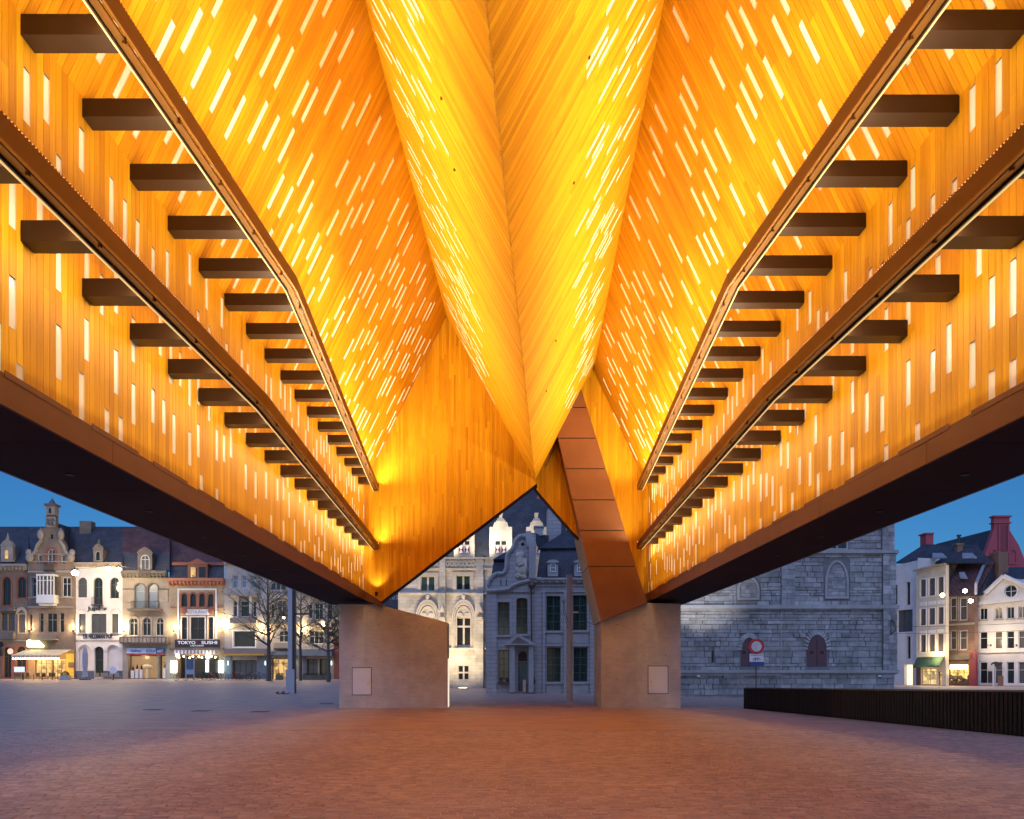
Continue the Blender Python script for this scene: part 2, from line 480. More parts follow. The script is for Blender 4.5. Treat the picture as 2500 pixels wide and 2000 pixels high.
# end walls: upright boards between a lower and an upper outline
def chain(pts):
    def f(x):
        for (a, za), (b, zb) in zip(pts, pts[1:]):
            if a <= x <= b: return za + (zb - za) * (x - a) / (b - a)
        return pts[0][1] if x < pts[0][0] else pts[-1][1]
    return f
LL = [(XL, H + 3.98), (-5.82, H + 3.46), (1.62, H + 9.10)]
LU = [(XL, ZE), (-2.66, H + 17.2), (1.62, H + 9.34)]
RLo = [(1.60, H + 9.15), (3.50, H + 6.95), (6.9, H + 3.80), (XR, H + 3.98)]
RUp = [(1.60, H + 9.95), (4.20, H + 15.1), (4.50, H + 15.3), (XR, ZE + 0.1)]
def end_wall(key, lo, up, yy, x0, x1):
    fl, fu = chain(lo), chain(up)
    mb = MB()
    xs = sorted({p[0] for p in lo} | {p[0] for p in up})
    for a, b in zip(xs, xs[1:]):
        mb.poly([(a, yy + 0.06, fl(a)), (b, yy + 0.06, fl(b)), (b, yy + 0.06, fu(b)), (a, yy + 0.06, fu(a))])
    KEYS[key] = mb.build('end_wall', M_back, hall)
    n = int((x1 - x0) / 0.115); w = (x1 - x0) / n
    for i in range(n):
        a = x0 + i * w + 0.002; b = x0 + (i + 1) * w - 0.002
        cuts = [0.0]; L = max(fu(a), fu(b)) - min(fl(a), fl(b))
        s = random.uniform(0.8, 3.5)
        while s < L - 0.6: cuts.append(s); s += random.uniform(1.5, 3.6)
        cuts.append(L)
        zb = min(fl(a), fl(b))
        for s0, s1 in zip(cuts, cuts[1:]):
            q = [(a, max(fl(a), zb + s0)), (b, max(fl(b), zb + s0)), (b, min(fu(b), zb + s1 - 0.003)), (a, min(fu(a), zb + s1 - 0.003))]
            if q[3][1] - q[0][1] < 0.02 and q[2][1] - q[1][1] < 0.02: continue
            qq = [Vector((x, yy, z)) for x, z in q]
            if qq[3].z < qq[0].z: qq[3].z = qq[0].z + 0.001
            if qq[2].z < qq[1].z: qq[2].z = qq[1].z + 0.001
            PL.append((seen_area(qq), key, qq, Vector((0, -1, 0)), min(1, max(0, random.gauss(0.5, 0.22)))))
end_wall('el', LL, LU, Y1, XL, 1.62)
end_wall('er', RLo, RUp, YR, 1.60, XR)

best = set(sorted(range(len(PL)), key=lambda i: -PL[i][0])[:300])
mbs = {k: MB() for k in KEYS}
for i, (a, key, q, n, t) in enumerate(PL):
    mat = M_wood_x if key in ('el', 'er') else M_wood_y
    if i in best:
        m1 = MB(); quad_plank(m1, q, n, t); m1.build('plank', mat, KEYS[key], q[0])
    else: quad_plank(mbs[key], q, n, t)
for k, mb in mbs.items():
    tag(mb.build('planking', M_wood_x if k in ('el', 'er') else M_wood_y, KEYS[k]), kind='stuff')
best = set(sorted(range(len(SL)), key=lambda i: -SL[i][0])[:300])
mbs = {k: MB() for k in KEYS}
for i, (a, key, q, n) in enumerate(SL):
    if i in best:
        m1 = MB(); slit_box(m1, q, n); m1.build('slit_window', [M_slit, M_pane_slit], KEYS[key], q[0])
    else: slit_box(mbs[key], q, n)
for k, mb in mbs.items():
    if mb.f: tag(mb.build('slit_glazing', [M_slit, M_pane_slit], KEYS[k]), kind='stuff')

# undersides of the end walls and trims
def edge_strip(name, pts, y0, y1, mat, drop=0.05):
    mb = MB()
    for (a, za), (b, zb) in zip(pts, pts[1:]):
        mb.hexa([(a, y0, za - drop), (b, y0, zb - drop), (b, y1, zb - drop), (a, y1, za - drop),
                 (a, y0, za), (b, y0, zb), (b, y1, zb), (a, y1, za)])
    return mb.build(name, mat, hall)
edge_strip('end_soffit', [(-5.82, H + 3.44), (1.62, H + 9.09)], Y1 - 0.015, Y1 + 0.62, M_soffit)
edge_strip('end_soffit', [(1.62, H + 9.12), (3.50, H + 6.93), (6.9, H + 3.76)], YR - 0.015, YR + 0.6, M_soffit)
# valley nose closing the gap above the tip
nose = MB()
nose.hexa([(1.54, Y1 + 0.03, H + 9.04), (1.70, Y1 + 0.03, H + 9.04), (1.70, YR + 0.1, H + 9.04), (1.54, YR + 0.1, H + 9.04),
           (1.54, Y1 + 0.03, H + 9.14), (1.70, Y1 + 0.03, H + 9.14), (1.70, YR + 0.1, H + 9.14), (1.54, YR + 0.1, H + 9.14)])
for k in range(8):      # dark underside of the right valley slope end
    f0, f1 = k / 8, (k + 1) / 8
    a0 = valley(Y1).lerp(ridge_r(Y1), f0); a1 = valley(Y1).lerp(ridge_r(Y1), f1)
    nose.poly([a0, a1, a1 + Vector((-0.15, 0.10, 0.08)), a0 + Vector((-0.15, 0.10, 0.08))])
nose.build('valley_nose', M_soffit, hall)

# outer shell (seen only from beside the hall)
sh = MB()
for x, s in ((OXL, 1), (OXR, -1)):
    sh.hexa([(x, Y0, ZS), (x + 0.05 * s, Y0, ZS), (x + 0.05 * s, Y1 + 2.4, ZS), (x, Y1 + 2.4, ZS),
             (x, Y0, ZE + 2), (x + 0.05 * s, Y0, ZE + 2), (x + 0.05 * s, Y1 + 2.4, ZE + 2), (x, Y1 + 2.4, ZE + 2)])
for x, rf in ((OXL, ridge_l), (OXR, ridge_r)):
    for i in range(8):
        y0 = Y0 + (Y1 + 2.4 - Y0) * i / 8; y1 = Y0 + (Y1 + 2.4 - Y0) * (i + 1) / 8
        up = Vector((0, 0, 1.6))
        sh.poly([(x, y0, ZE + 2), (x, y1, ZE + 2), rf(y1) + up, rf(y0) + up])
        sh.poly([valley(y0) + up, valley(y1) + up, rf(y1) + up, rf(y0) + up])
M_tile = brickmat('glass_tile_roof', (0.16, 0.17, 0.19), (0.20, 0.21, 0.23), (0.08, 0.08, 0.09), 0.25, 0.6, 0.02)
sh.build('outer_shell', M_tile, hall)
ng = MB()               # near end wall, behind the camera: the far one turned round
for lo, up in ((LL, LU), (RLo, RUp)):
    fl, fu = chain(lo), chain(up)
    x_ = sorted({p[0] for p in lo} | {p[0] for p in up})
    for a, b in zip(x_, x_[1:]):
        ng.poly([(0.6 - a, Y0, fl(a)), (0.6 - b, Y0, fl(b)), (0.6 - b, Y0, fu(b)), (0.6 - a, Y0, fu(a))])
ng.build('near_gable', M_wood_x, hall)

# soffits: dark boards under the thick side walls
for x0, x1, nm in ((OXL, XL, 'l'), (XR, OXR, 'r')):
    so = MB()
    ye = 42.2 if nm == 'l' else 42.9
    so.box(x0, x1, Y0, ye, ZS + 0.03, ZS + 0.06)
    so_o = so.build('soffit', M_soffit, hall)
    k = 0; y = Y0
    while y < ye:
        y1 = min(ye, y + 3.3)
        b = MB(); b.box(x0, x1 - 0.02, y + 0.006, y1 - 0.006, ZS + 0.004, ZS + 0.03, 0, random.random())
        b.build('soffit_panel', M_soffit, so_o, (x0, y, ZS))
        y = y1
    for k in range(9):
        xm = (x0 + x1) / 2; yy = 8 + k * 3.3
        c = MB(); c.tube((xm, yy, ZS + 0.006), (xm, yy, ZS - 0.012), 0.08, 0.08, 10)
        c.build('downlight', M_black, so_o, (xm, yy, ZS))

# fascia: brown steel along the foot of each wall, with light housings (ledges) standing proud
for x, s, ye in ((XL, 1, Y1), (XR, -1, YR)):
    fa = MB()
    fa.box(min(x, x - 0.04 * s), max(x, x - 0.04 * s), Y0, ye + 2.0, ZS, ZB + 0.01)
    fo = fa.build('fascia', M_back, hall)
    y = 0.0
    while y < ye:
        y1 = min(ye, y + 4.62)
        b = MB(); b.box(min(x, x + 0.02 * s), max(x, x + 0.02 * s), y + 0.006, y1 - 0.006, ZS + 0.0, ZB - 0.004, 0, random.random())
        b.build('fascia_panel', M_corten, fo, (x, y, ZS)); y = y1
    y = 13.15 - 2.31 * 5
    while y < ye - 1.7:
        b = MB(); xa, xb = x + 0.019 * s, x + 0.027 * s
        b.box(min(xa, xb), max(xa, xb), y, y + 1.68, ZB - 0.05, ZB + 0.04)
        b.build('light_ledge', M_corten, fo, (x, y, ZB)); y += 2.31
    mb = MB()            # plate wrapping round the end corner
    if s > 0:
        mb.hexa([(XL + 0.02, Y1 - 0.04, ZS), (-5.72, Y1 - 0.04, H + 3.20), (-5.72, Y1 + 0.5, H + 3.20), (XL + 0.02, Y1 + 0.5, ZS),
                 (XL + 0.02, Y1 - 0.04, ZB), (-5.84, Y1 - 0.04, H + 3.50), (-5.84, Y1 + 0.5, H + 3.50), (XL + 0.02, Y1 + 0.5, ZB)])
    else:
        mb.hexa([(6.85, YR - 0.04, H + 3.5), (XR - 0.02, YR - 0.04, ZS), (XR - 0.02, YR + 0.5, ZS), (6.85, YR + 0.5, H + 3.5),
                 (6.85, YR - 0.04, H + 3.85), (XR - 0.02, YR - 0.04, ZB), (XR - 0.02, YR + 0.5, ZB), (6.85, YR + 0.5, H + 3.85)])
    mb.build('corner_plate', M_corten, fo)

# light rails and the beams that carry them
BEAM_Y = [11.234 + 1.65 * k for k in range(-6, 17)]
def rail_x(pts):
    def f(Y):
        for (ya, xa), (yb, xb) in zip(pts, pts[1:]):
            if ya <= Y <= yb: return xa + (xb - xa) * (Y - ya) / (yb - ya)
        return pts[-1][1]
    return f
RAILS = []
for side in (-1, 1):
    for lev in (0, 1):
        if side < 0:
            pts = [(Y0, -6.10), (18.7, -4.93), (39.2, -6.14)] if lev else [(Y0, -6.10), (18.3, -5.49), (39.2, -6.14)]
        else:
            pts = [(Y0, 6.50), (18.7, 5.40), (39.3, 6.75)] if lev else [(Y0, 6.50), (17.9, 5.96), (39.3, 6.72)]
        zb = H + (8.75 if lev else 5.92) + (0.06 if side > 0 else 0.0)
        RAILS.append((side, lev, pts, zb))
def rail_prism(mb, pts, zb, s, x0, x1, z0, z1, m=0):
    """box swept along the bent rail; x measured towards the middle of the hall"""
    for (ya, xa), (yb, xb) in zip(pts, pts[1:]):
        a0, a1 = xa - s * x0, xa - s * x1
        b0, b1 = xb - s * x0, xb - s * x1
        mb.hexa([(a0, ya, zb + z0), (a1, ya, zb + z0), (b1, yb, zb + z0), (b0, yb, zb + z0),
                 (a0, ya, zb + z1), (a1, ya, zb + z1), (b1, yb, zb + z1), (b0, yb, zb + z1)], m)
LIGHTS = []
for side, lev, pts, zb in RAILS:
    fx = rail_x(pts)
    mb = MB()
    rail_prism(mb, pts, zb, side, 0.222, 0.25, 0.0, 0.30, 0)        # fascia plate
    rail_prism(mb, pts, zb, side, 0.222, 0.258, -0.010, 0.010, 1)    # bright lower lip
    rail_prism(mb, pts, zb, side, 0.02, 0.14, 0.045, 0.065, 1)      # bronze tray
    rail_prism(mb, pts, zb, side, 0.14, 0.222, 0.10, 0.12, 2)       # dark slot
    rail_prism(mb, pts, zb, side, -0.005, 0.02, 0.005, 0.26, 2)     # wall side plate
    ye = pts[-1][0]; xe = pts[-1][1]
    mb.box(min(xe, xe - side * 0.25), max(xe, xe - side * 0.25), ye, ye + 0.02, zb, zb + 0.36, 0)
    ro = mb.build('light_rail', [M_corten, M_gold, M_bronze], hall)
    tb = MB(); rail_prism(tb, pts, zb, side, -0.018, 0.004, -0.020, -0.002)
    tb.build('light_tube', M_led, ro)
    md = MB()                                                      # bead of the perforated top edge
    y = 4.0
    while y < 26:
        x = fx(y) - side * 0.236
        md.box(x - 0.012, x + 0.012, y, y + 0.035, zb + 0.30, zb + 0.325); y += 0.065
    tag(md.build('perforated_edge', M_corten, ro), kind='stuff')
    hm = None
    for y in BEAM_Y:
        x = fx(y); xw = XL if side < 0 else XR
        xi = x + side * 0.004
        b = MB()
        b.box(min(xw, xi), max(xw, xi), y, y + 0.34, zb + 0.015, zb + 0.30)
        bo = b.build('outrigger_beam', M_bronze, hall, (xw, y, zb))
        hz = MB(); hx = x - side * 0.13
        hz.box(hx - 0.02, hx + 0.02, y + 0.14, y + 0.19, zb + 0.0, zb + 0.10)
        hz.build('rail_hanger', M_gold, ro, (hx, y, zb))
    # uplights lying in the trough of the rail
    for (ya, xa), (yb, xb) in zip([(LIGHT_Y0, fx(LIGHT_Y0))] + pts[1:], pts[1:]):
        LIGHTS.append(('up', side, lev, Vector((xa - side * 0.14, ya, zb + 0.27)), Vector((xb - side * 0.14, yb, zb + 0.27))))
        LIGHTS.append(('down', side, lev, Vector((xa + side * 0.03, ya, zb + 0.12)), Vector((xb + side * 0.03, yb, zb + 0.12))))
for x, s, ye in ((XL, 1, Y1), (XR, -1, YR)):
    LIGHTS.append(('ledge', -s, 0, Vector((x + 0.13 * s, LIGHT_Y0, ZB + 0.02)), Vector((x + 0.13 * s, ye - 0.4, ZB + 0.02))))

def strip_light(name, a, b, width, power, col, aim, spread):
    d = bpy.data.lights.new(name, 'AREA'); d.shape = 'RECTANGLE'
    d.size = width; d.size_y = (b - a).length; d.energy = power; d.color = col
    d.spread = math.radians(spread)
    o = bpy.data.objects.new(name, d); COL.objects.link(o)
    from mathutils import Matrix
    y = (b - a).normalized(); z = -Vector(aim).normalized()      # the lamp shines along its own -Z
    x = y.cross(z).normalized(); z = x.cross(y)
    M = Matrix((x, y, z)).transposed().to_4x4(); M.translation = (a + b) / 2 - wloc(hall)
    o.parent = hall; o.matrix_local = M
    return o
WARM = (1.0, 0.77, 0.47)
for kind, side, lev, a, b in LIGHTS:
    L = (b - a).length
    if kind == 'up':
        strip_light('uplight_strip', a, b, 0.10, L * (P_UP1 if lev else P_UP0), WARM, (-side * (TILT1 if lev else TILT0), 0, 1), SPREAD)
    elif kind == 'down':
        strip_light('tube_light', a, b, 0.03, L * (P_DN1 if lev else P_DN0), WARM, (side * 1.0, 0, -0.55), 175)
    else:
        strip_light('ledge_uplight', a, b, 0.05, L * P_LEDGE, WARM, (side * -0.35, 0, 1), 120)

for x, y, z, s in ((XL + 0.62, Y1 - 0.35, H + 3.95, -1), (XR - 0.5, YR - 0.35, H + 4.1, 1)):       # little uplight in each far corner
    u_ = MB(); u_.tube((x, y, z - 0.25), (x, y, z - 0.05), 0.07, 0.08, 10); u_.build('corner_uplight', M_bronze, hall, (x, y, z))
    d = bpy.data.lights.new('corner_light', 'SPOT'); d.energy = P_CORN; d.color = WARM; d.spot_size = math.radians(95); d.spot_blend = 0.9; d.shadow_soft_size = 0.06
    o = bpy.data.objects.new('corner_light', d); COL.objects.link(o); o.parent = hall; o.location = Vector((x, y, z)) - wloc(hall)
    o.rotation_euler = Vector((0, 0.22, 1)).to_track_quat('-Z', 'Y').to_euler()

# flue: slanted brown steel casing standing on the right pier and passing up through the valley slope
fl = empty('flue_casing', (5.5, 39.3, H + 2), None, None, parent=hall)
YF = 39.22
def fxz(px, py): return ((px - CX) * YF / F, H + (CY - py) * YF / F)
def lx(py): return 1358 + (py - 1051) * (1467 - 1358) / (1517 - 1051)
def rx(py): return 1415 + (py - 936) * (1580 - 1415) / (1472 - 936)
seams = [936, 995, 1070, 1144.5, 1220.5, 1295.5, 1383, 1520]
for k in range(7):
    ya, yb = seams[k] + 1.2, seams[k + 1] - 1.2
    def row(py):
        l = lx(py)
        if py < 1051: l = max(l, 1415 - (py - 936) * (1415 - 1358) / (1051 - 936))
        return l, rx(py)
    if k == 0:
        front = [fxz(1415.3, ya), fxz(row(yb)[0], yb), fxz(row(yb)[1], yb)]
    elif k == 1:
        front = [fxz(row(ya)[1], ya), fxz(row(ya)[0], ya), fxz(lx(1051), 1051), fxz(lx(yb), yb), fxz(rx(yb), yb)]
        if yb < 1051: front = [fxz(row(ya)[1], ya), fxz(row(ya)[0], ya), fxz(row(yb)[0], yb), fxz(rx(yb), yb)]
    elif k == 6:
        front = [fxz(rx(ya), ya), fxz(lx(ya), ya), fxz(1467, 1517), fxz(1580, 1472)]
    else:
        front = [fxz(rx(ya), ya), fxz(lx(ya), ya), fxz(lx(yb), yb), fxz(rx(yb), yb)]
    mb = MB()
    dep = 1.6 + 0.28 * k if k > 2 else 0.9
    if k <= 2: dep = 0.9
    n = len(front)
    ff = [(x, YF, z) for x, z in front]; bb = [(x, YF + dep, z) for x, z in front]
    mb.poly(ff, 0, random.random())
    for i in range(n):
        j = (i + 1) % n
        mb.poly([ff[i], ff[j], bb[j], bb[i]], 0, 0.5)
    mb.build('cladding_panel', M_corten_d, fl, (front[0][0], YF, front[0][1]))
core = MB()
c1 = [fxz(1416, 950), fxz(1365, 1060), fxz(1469, 1514), fxz(1577, 1472)]
core.hexa([(x, YF + 2.6, z) for x, z in c1] + [(x, YF + 0.03, z) for x, z in c1])
core.build('flue_core', M_black, fl)
# small glowing tube in the dark slot beside the tip
tb = MB(); tb.tube(P(1332, 1140, YR - 0.25), P(1354, 1092, YR - 0.25), 0.03); tb.build('slot_tube', M_corten, hall)
# sensors on the valley slopes
for px, py in ((1077, 218), (1102, 420), (1432, 156), (1397, 460), (1352, 832), (1339, 952)):
    sl = ridge_l if px < 1200 else ridge_r
    bestp = None
    for i in range(60):
        Y = 10 + i * 0.5
        for k in range(20):
            p = valley(Y).lerp(sl(Y), k / 20.0); s_ = scr(p)
            d = (s_[0] - px) ** 2 + (s_[1] - py) ** 2
            if bestp is None or d < bestp[0]: bestp = (d, p)
    p = bestp[1]; c = MB(); c.tube(p, p + Vector((0, -0.02, -0.05)), 0.035, 0.025, 8)
    c.build('ceiling_sensor', M_gold, hall, p)

# ------------------------------------------------------------------ concrete piers
YP = 39.6
def pier(label, poly, depth, joints, ties, back_shift, cab, strip=None):
    base = P(poly[-1][0], poly[-1][1], YP); base.z = 0
    root = empty('concrete_pier', base, label, 'pier', 'concrete piers under the hall')
    pts = [P(a, b, YP) for a, b in poly]
    pts = [Vector((p.x, p.y, -0.05 if poly[i][1] > 1700 else p.z)) for i, p in enumerate(pts)]
    mb = MB()
    f = [p + Vector((0, 0.012, 0)) for p in pts]; b = [p + Vector((0, depth, 0)) for p in pts]
    mb.poly(f); mb.poly(b[::-1])
    for i in range(len(pts)):
        j = (i + 1) % len(pts); mb.poly([f[i], f[j], b[j], b[i]])
    mb.build('pier_core', M_conc_edge, root)
    top = chain(sorted([(p.x, p.z) for p in pts if p.z > 1]))
    xs = [min(p.x for p in pts)] + [P(j, 0, YP).x for j in joints] + [max(p.x for p in pts)]
    kn = sorted(p.x for p in pts if p.z > 1)
    for a, c in zip(xs, xs[1:]):
        a += 0.004; c -= 0.004
        ks = [a] + [k for k in kn if a < k < c] + [c]
        m1 = MB()
        for u, v in zip(ks, ks[1:]):
            m1.hexa([(u, YP + 0.014, -0.05), (v, YP + 0.014, -0.05), (v, YP, -0.05), (u, YP, -0.05),
                     (u, YP + 0.014, top(u) - 0.01), (v, YP + 0.014, top(v) - 0.01), (v, YP, top(v) - 0.01), (u, YP, top(u) - 0.01)], 0, random.random())
        m1.build('concrete_panel', M_conc, root, (a, YP, 0))
    for px, py in ties:
        p = P(px, py, YP); c = MB(); c.tube(p + Vector((0, 0.01, 0)), p + Vector((0, -0.006, 0)), 0.022, 0.022, 8)
        c.build('tie_hole', M_black, root, p)
    x0, y0, x1, y1, wx = cab
    a, c = P(x0, y1, YP), P(x1, y0, YP)
    m1 = MB(); m1.box(a.x - 0.03, c.x + 0.03, YP - 0.010, YP - 0.001, a.z - 0.03, c.z + 0.03)
    dr = m1.build('cabinet_frame', M_black, root)
    m1 = MB(); m1.box(a.x, c.x, YP - 0.03, YP - 0.011, a.z, c.z)
    door = m1.build('cabinet_door', M_cab, root)
    w = P(wx, (y0 + y1) / 2 + 4, YP)
    m1 = MB(); m1.poly([(w.x - 0.055, YP - 0.0325, w.z - 0.045), (w.x + 0.055, YP - 0.0325, w.z - 0.045), (w.x, YP - 0.0325, w.z + 0.06)])
    m1.poly([(w.x - 0.05, YP - 0.0325, w.z - 0.09), (w.x + 0.05, YP - 0.0325, w.z - 0.09), (w.x + 0.05, YP - 0.0325, w.z - 0.06), (w.x - 0.05, YP - 0.0325, w.z - 0.06)])
    m1.build('warning_sticker', M_yel, door)
    m1 = MB(); m1.poly([(w.x - 0.008, YP - 0.0345, w.z - 0.01), (w.x + 0.008, YP - 0.0345, w.z - 0.01), (w.x + 0.008, YP - 0.0345, w.z + 0.025), (w.x - 0.008, YP - 0.0345, w.z + 0.025)])
    m1.build('warning_mark', M_black, door)
    if strip:
        x = max(p.x for p in pts) + 0.006
        m1 = MB(); zt = P(0, strip, YP).z
        m1.box(x, x + 0.02, YP + 0.35, YP + 1.05, 0.03, zt)
        m1.build('light_panel', glow('pier_light', (1.0, 0.86, 0.6), 1.1), root)
    return root
pier('left concrete pier with a sloping top and a grey cabinet door by its outer edge',
     [(828, 1475), (925, 1476), (1092, 1520), (1092, 1724), (828, 1722)], 1.35, [893, 1001],
     [(925, 1607), (986, 1600), (1047, 1601), (863, 1602), (985, 1660), (1046, 1660), (925, 1525), (1000, 1530), (1048, 1532)], 0, (861, 1631, 906, 1696, 899), 1608)
pier('right concrete pier under the slanted brown flue with a grey cabinet door',
     [(1468, 1517), (1583, 1472), (1662, 1474), (1662, 1736), (1468, 1729)], 3.1, [1553],
     [(1606, 1485), (1571, 1524), (1625, 1524), (1508, 1525), (1508, 1658), (1571, 1600), (1625, 1600), (1508, 1590)], 0, (1583, 1627, 1630, 1693, 1589))

# ------------------------------------------------------------------ facade kit
M_glass = pm('window_glass', (0.016, 0.018, 0.022), 0.08, 0.3, 0.7, spec=0.5)
M_glass_w = pm('curtained_glass', (0.075, 0.072, 0.075), 0.25, 0.25, 3.0, stretch=(6, 1, 0.4), spec=0.6)
M_glass_blue = pm('blind_glass', (0.17, 0.22, 0.28), 0.3, 0.1, 2)
M_glass_g = pm('green_glass', (0.022, 0.042, 0.034), 0.12, 0.6, 2.5, stretch=(4, 1, 0.6), spec=0.3)
M_white = pm('white_paint', (0.60, 0.585, 0.58), 0.6, 0.07, 0.8, stain=0.12)
M_whitef = pm('white_frame', (0.68, 0.68, 0.68), 0.45, 0.04)
M_brownf = pm('brown_frame', (0.10, 0.06, 0.045), 0.5, 0.1)
M_greenf = pm('green_frame', (0.045, 0.085, 0.075), 0.5, 0.1)
M_darkf = pm('dark_frame', (0.03, 0.03, 0.035), 0.5, 0.1)
M_slate = brickmat('slate_roof', (0.040, 0.044, 0.058), (0.055, 0.060, 0.075), (0.03, 0.033, 0.045), 0.32, 0.22, 0.02, 'xz', 0.6, 0.4, 0.25)
M_slate2 = brickmat('red_tile_roof', (0.14, 0.065, 0.06), (0.10, 0.05, 0.055), (0.05, 0.03, 0.03), 0.28, 0.30, 0.03, 'xz', 0.75, 0.5, 0.25)
M_zinc = pm('zinc', (0.33, 0.36, 0.42), 0.45, 0.1, metal=0.3)
M_tan = brickmat('tan_brick', (0.24, 0.165, 0.11), (0.19, 0.13, 0.085), (0.24, 0.20, 0.16), 0.24, 0.08, 0.012)
M_tan2 = brickmat('pale_brick', (0.36, 0.285, 0.19), (0.31, 0.24, 0.16), (0.34, 0.29, 0.23), 0.24, 0.08, 0.012)
M_stone = pm('facade_stone', (0.36, 0.31, 0.25), 0.8, 0.15, 1.2, 0.1, stain=0.3)
M_stone_d = pm('dark_stone', (0.17, 0.145, 0.125), 0.8, 0.25, 1.2, 0.1, stain=0.3)
M_redtrim = pm('red_trim', (0.26, 0.095, 0.055), 0.6, 0.1)
M_iron = pm('wrought_iron', (0.025, 0.028, 0.032), 0.5, 0.1)
def litmat(name, col, st, scale=1.4, stretch=(1, 1, 1), lo=0.25):
    """window of a lit room: the light behind it is broken by what stands in the room"""
    if name in MATS: return MATS[name]
    m = bpy.data.materials.new(name); m.use_nodes = True; nt = m.node_tree; N = nt.nodes; L = nt.links; b = N['Principled BSDF']
    b.inputs['Base Color'].default_value = (0.05, 0.04, 0.03, 1); b.inputs['Roughness'].default_value = 0.15
    g_ = N.new('ShaderNodeNewGeometry'); mp = N.new('ShaderNodeMapping'); mp.inputs['Scale'].default_value = [scale * k for k in stretch]
    L.new(g_.outputs['Position'], mp.inputs['Vector'])
    v = N.new('ShaderNodeTexVoronoi'); v.feature = 'F1'; v.distance = 'CHEBYCHEV'; v.inputs['Scale'].default_value = 1.0; L.new(mp.outputs['Vector'], v.inputs['Vector'])
    n_ = N.new('ShaderNodeTexNoise'); n_.inputs['Scale'].default_value = 0.8; n_.inputs['Detail'].default_value = 4; L.new(mp.outputs['Vector'], n_.inputs['Vector'])
    sp = N.new('ShaderNodeSeparateColor'); L.new(v.outputs['Color'], sp.inputs[0])
    ad = N.new('ShaderNodeMath'); ad.operation = 'ADD'; L.new(sp.outputs[0], ad.inputs[0]); L.new(n_.outputs['Fac'], ad.inputs[1])
    mr = N.new('ShaderNodeMapRange'); mr.inputs['From Min'].default_value = 0.45; mr.inputs['From Max'].default_value = 1.25; mr.inputs['To Min'].default_value = st * lo; mr.inputs['To Max'].default_value = st * 1.3
    L.new(ad.outputs[0], mr.inputs['Value']); L.new(mr.outputs['Result'], b.inputs['Emission Strength'])
    b.inputs['Emission Color'].default_value = (*col, 1)
    MATS[name] = m; return m
M_lit = litmat('lit_room', (1.0, 0.60, 0.20), 0.75, 1.6)
M_litw = litmat('lit_shop', (1.0, 0.68, 0.28), 0.9, 1.3)
M_litg = litmat('lit_gallery', (1.0, 0.58, 0.25), 0.42, 0.25, (1, 1, 0.2), 0.75)

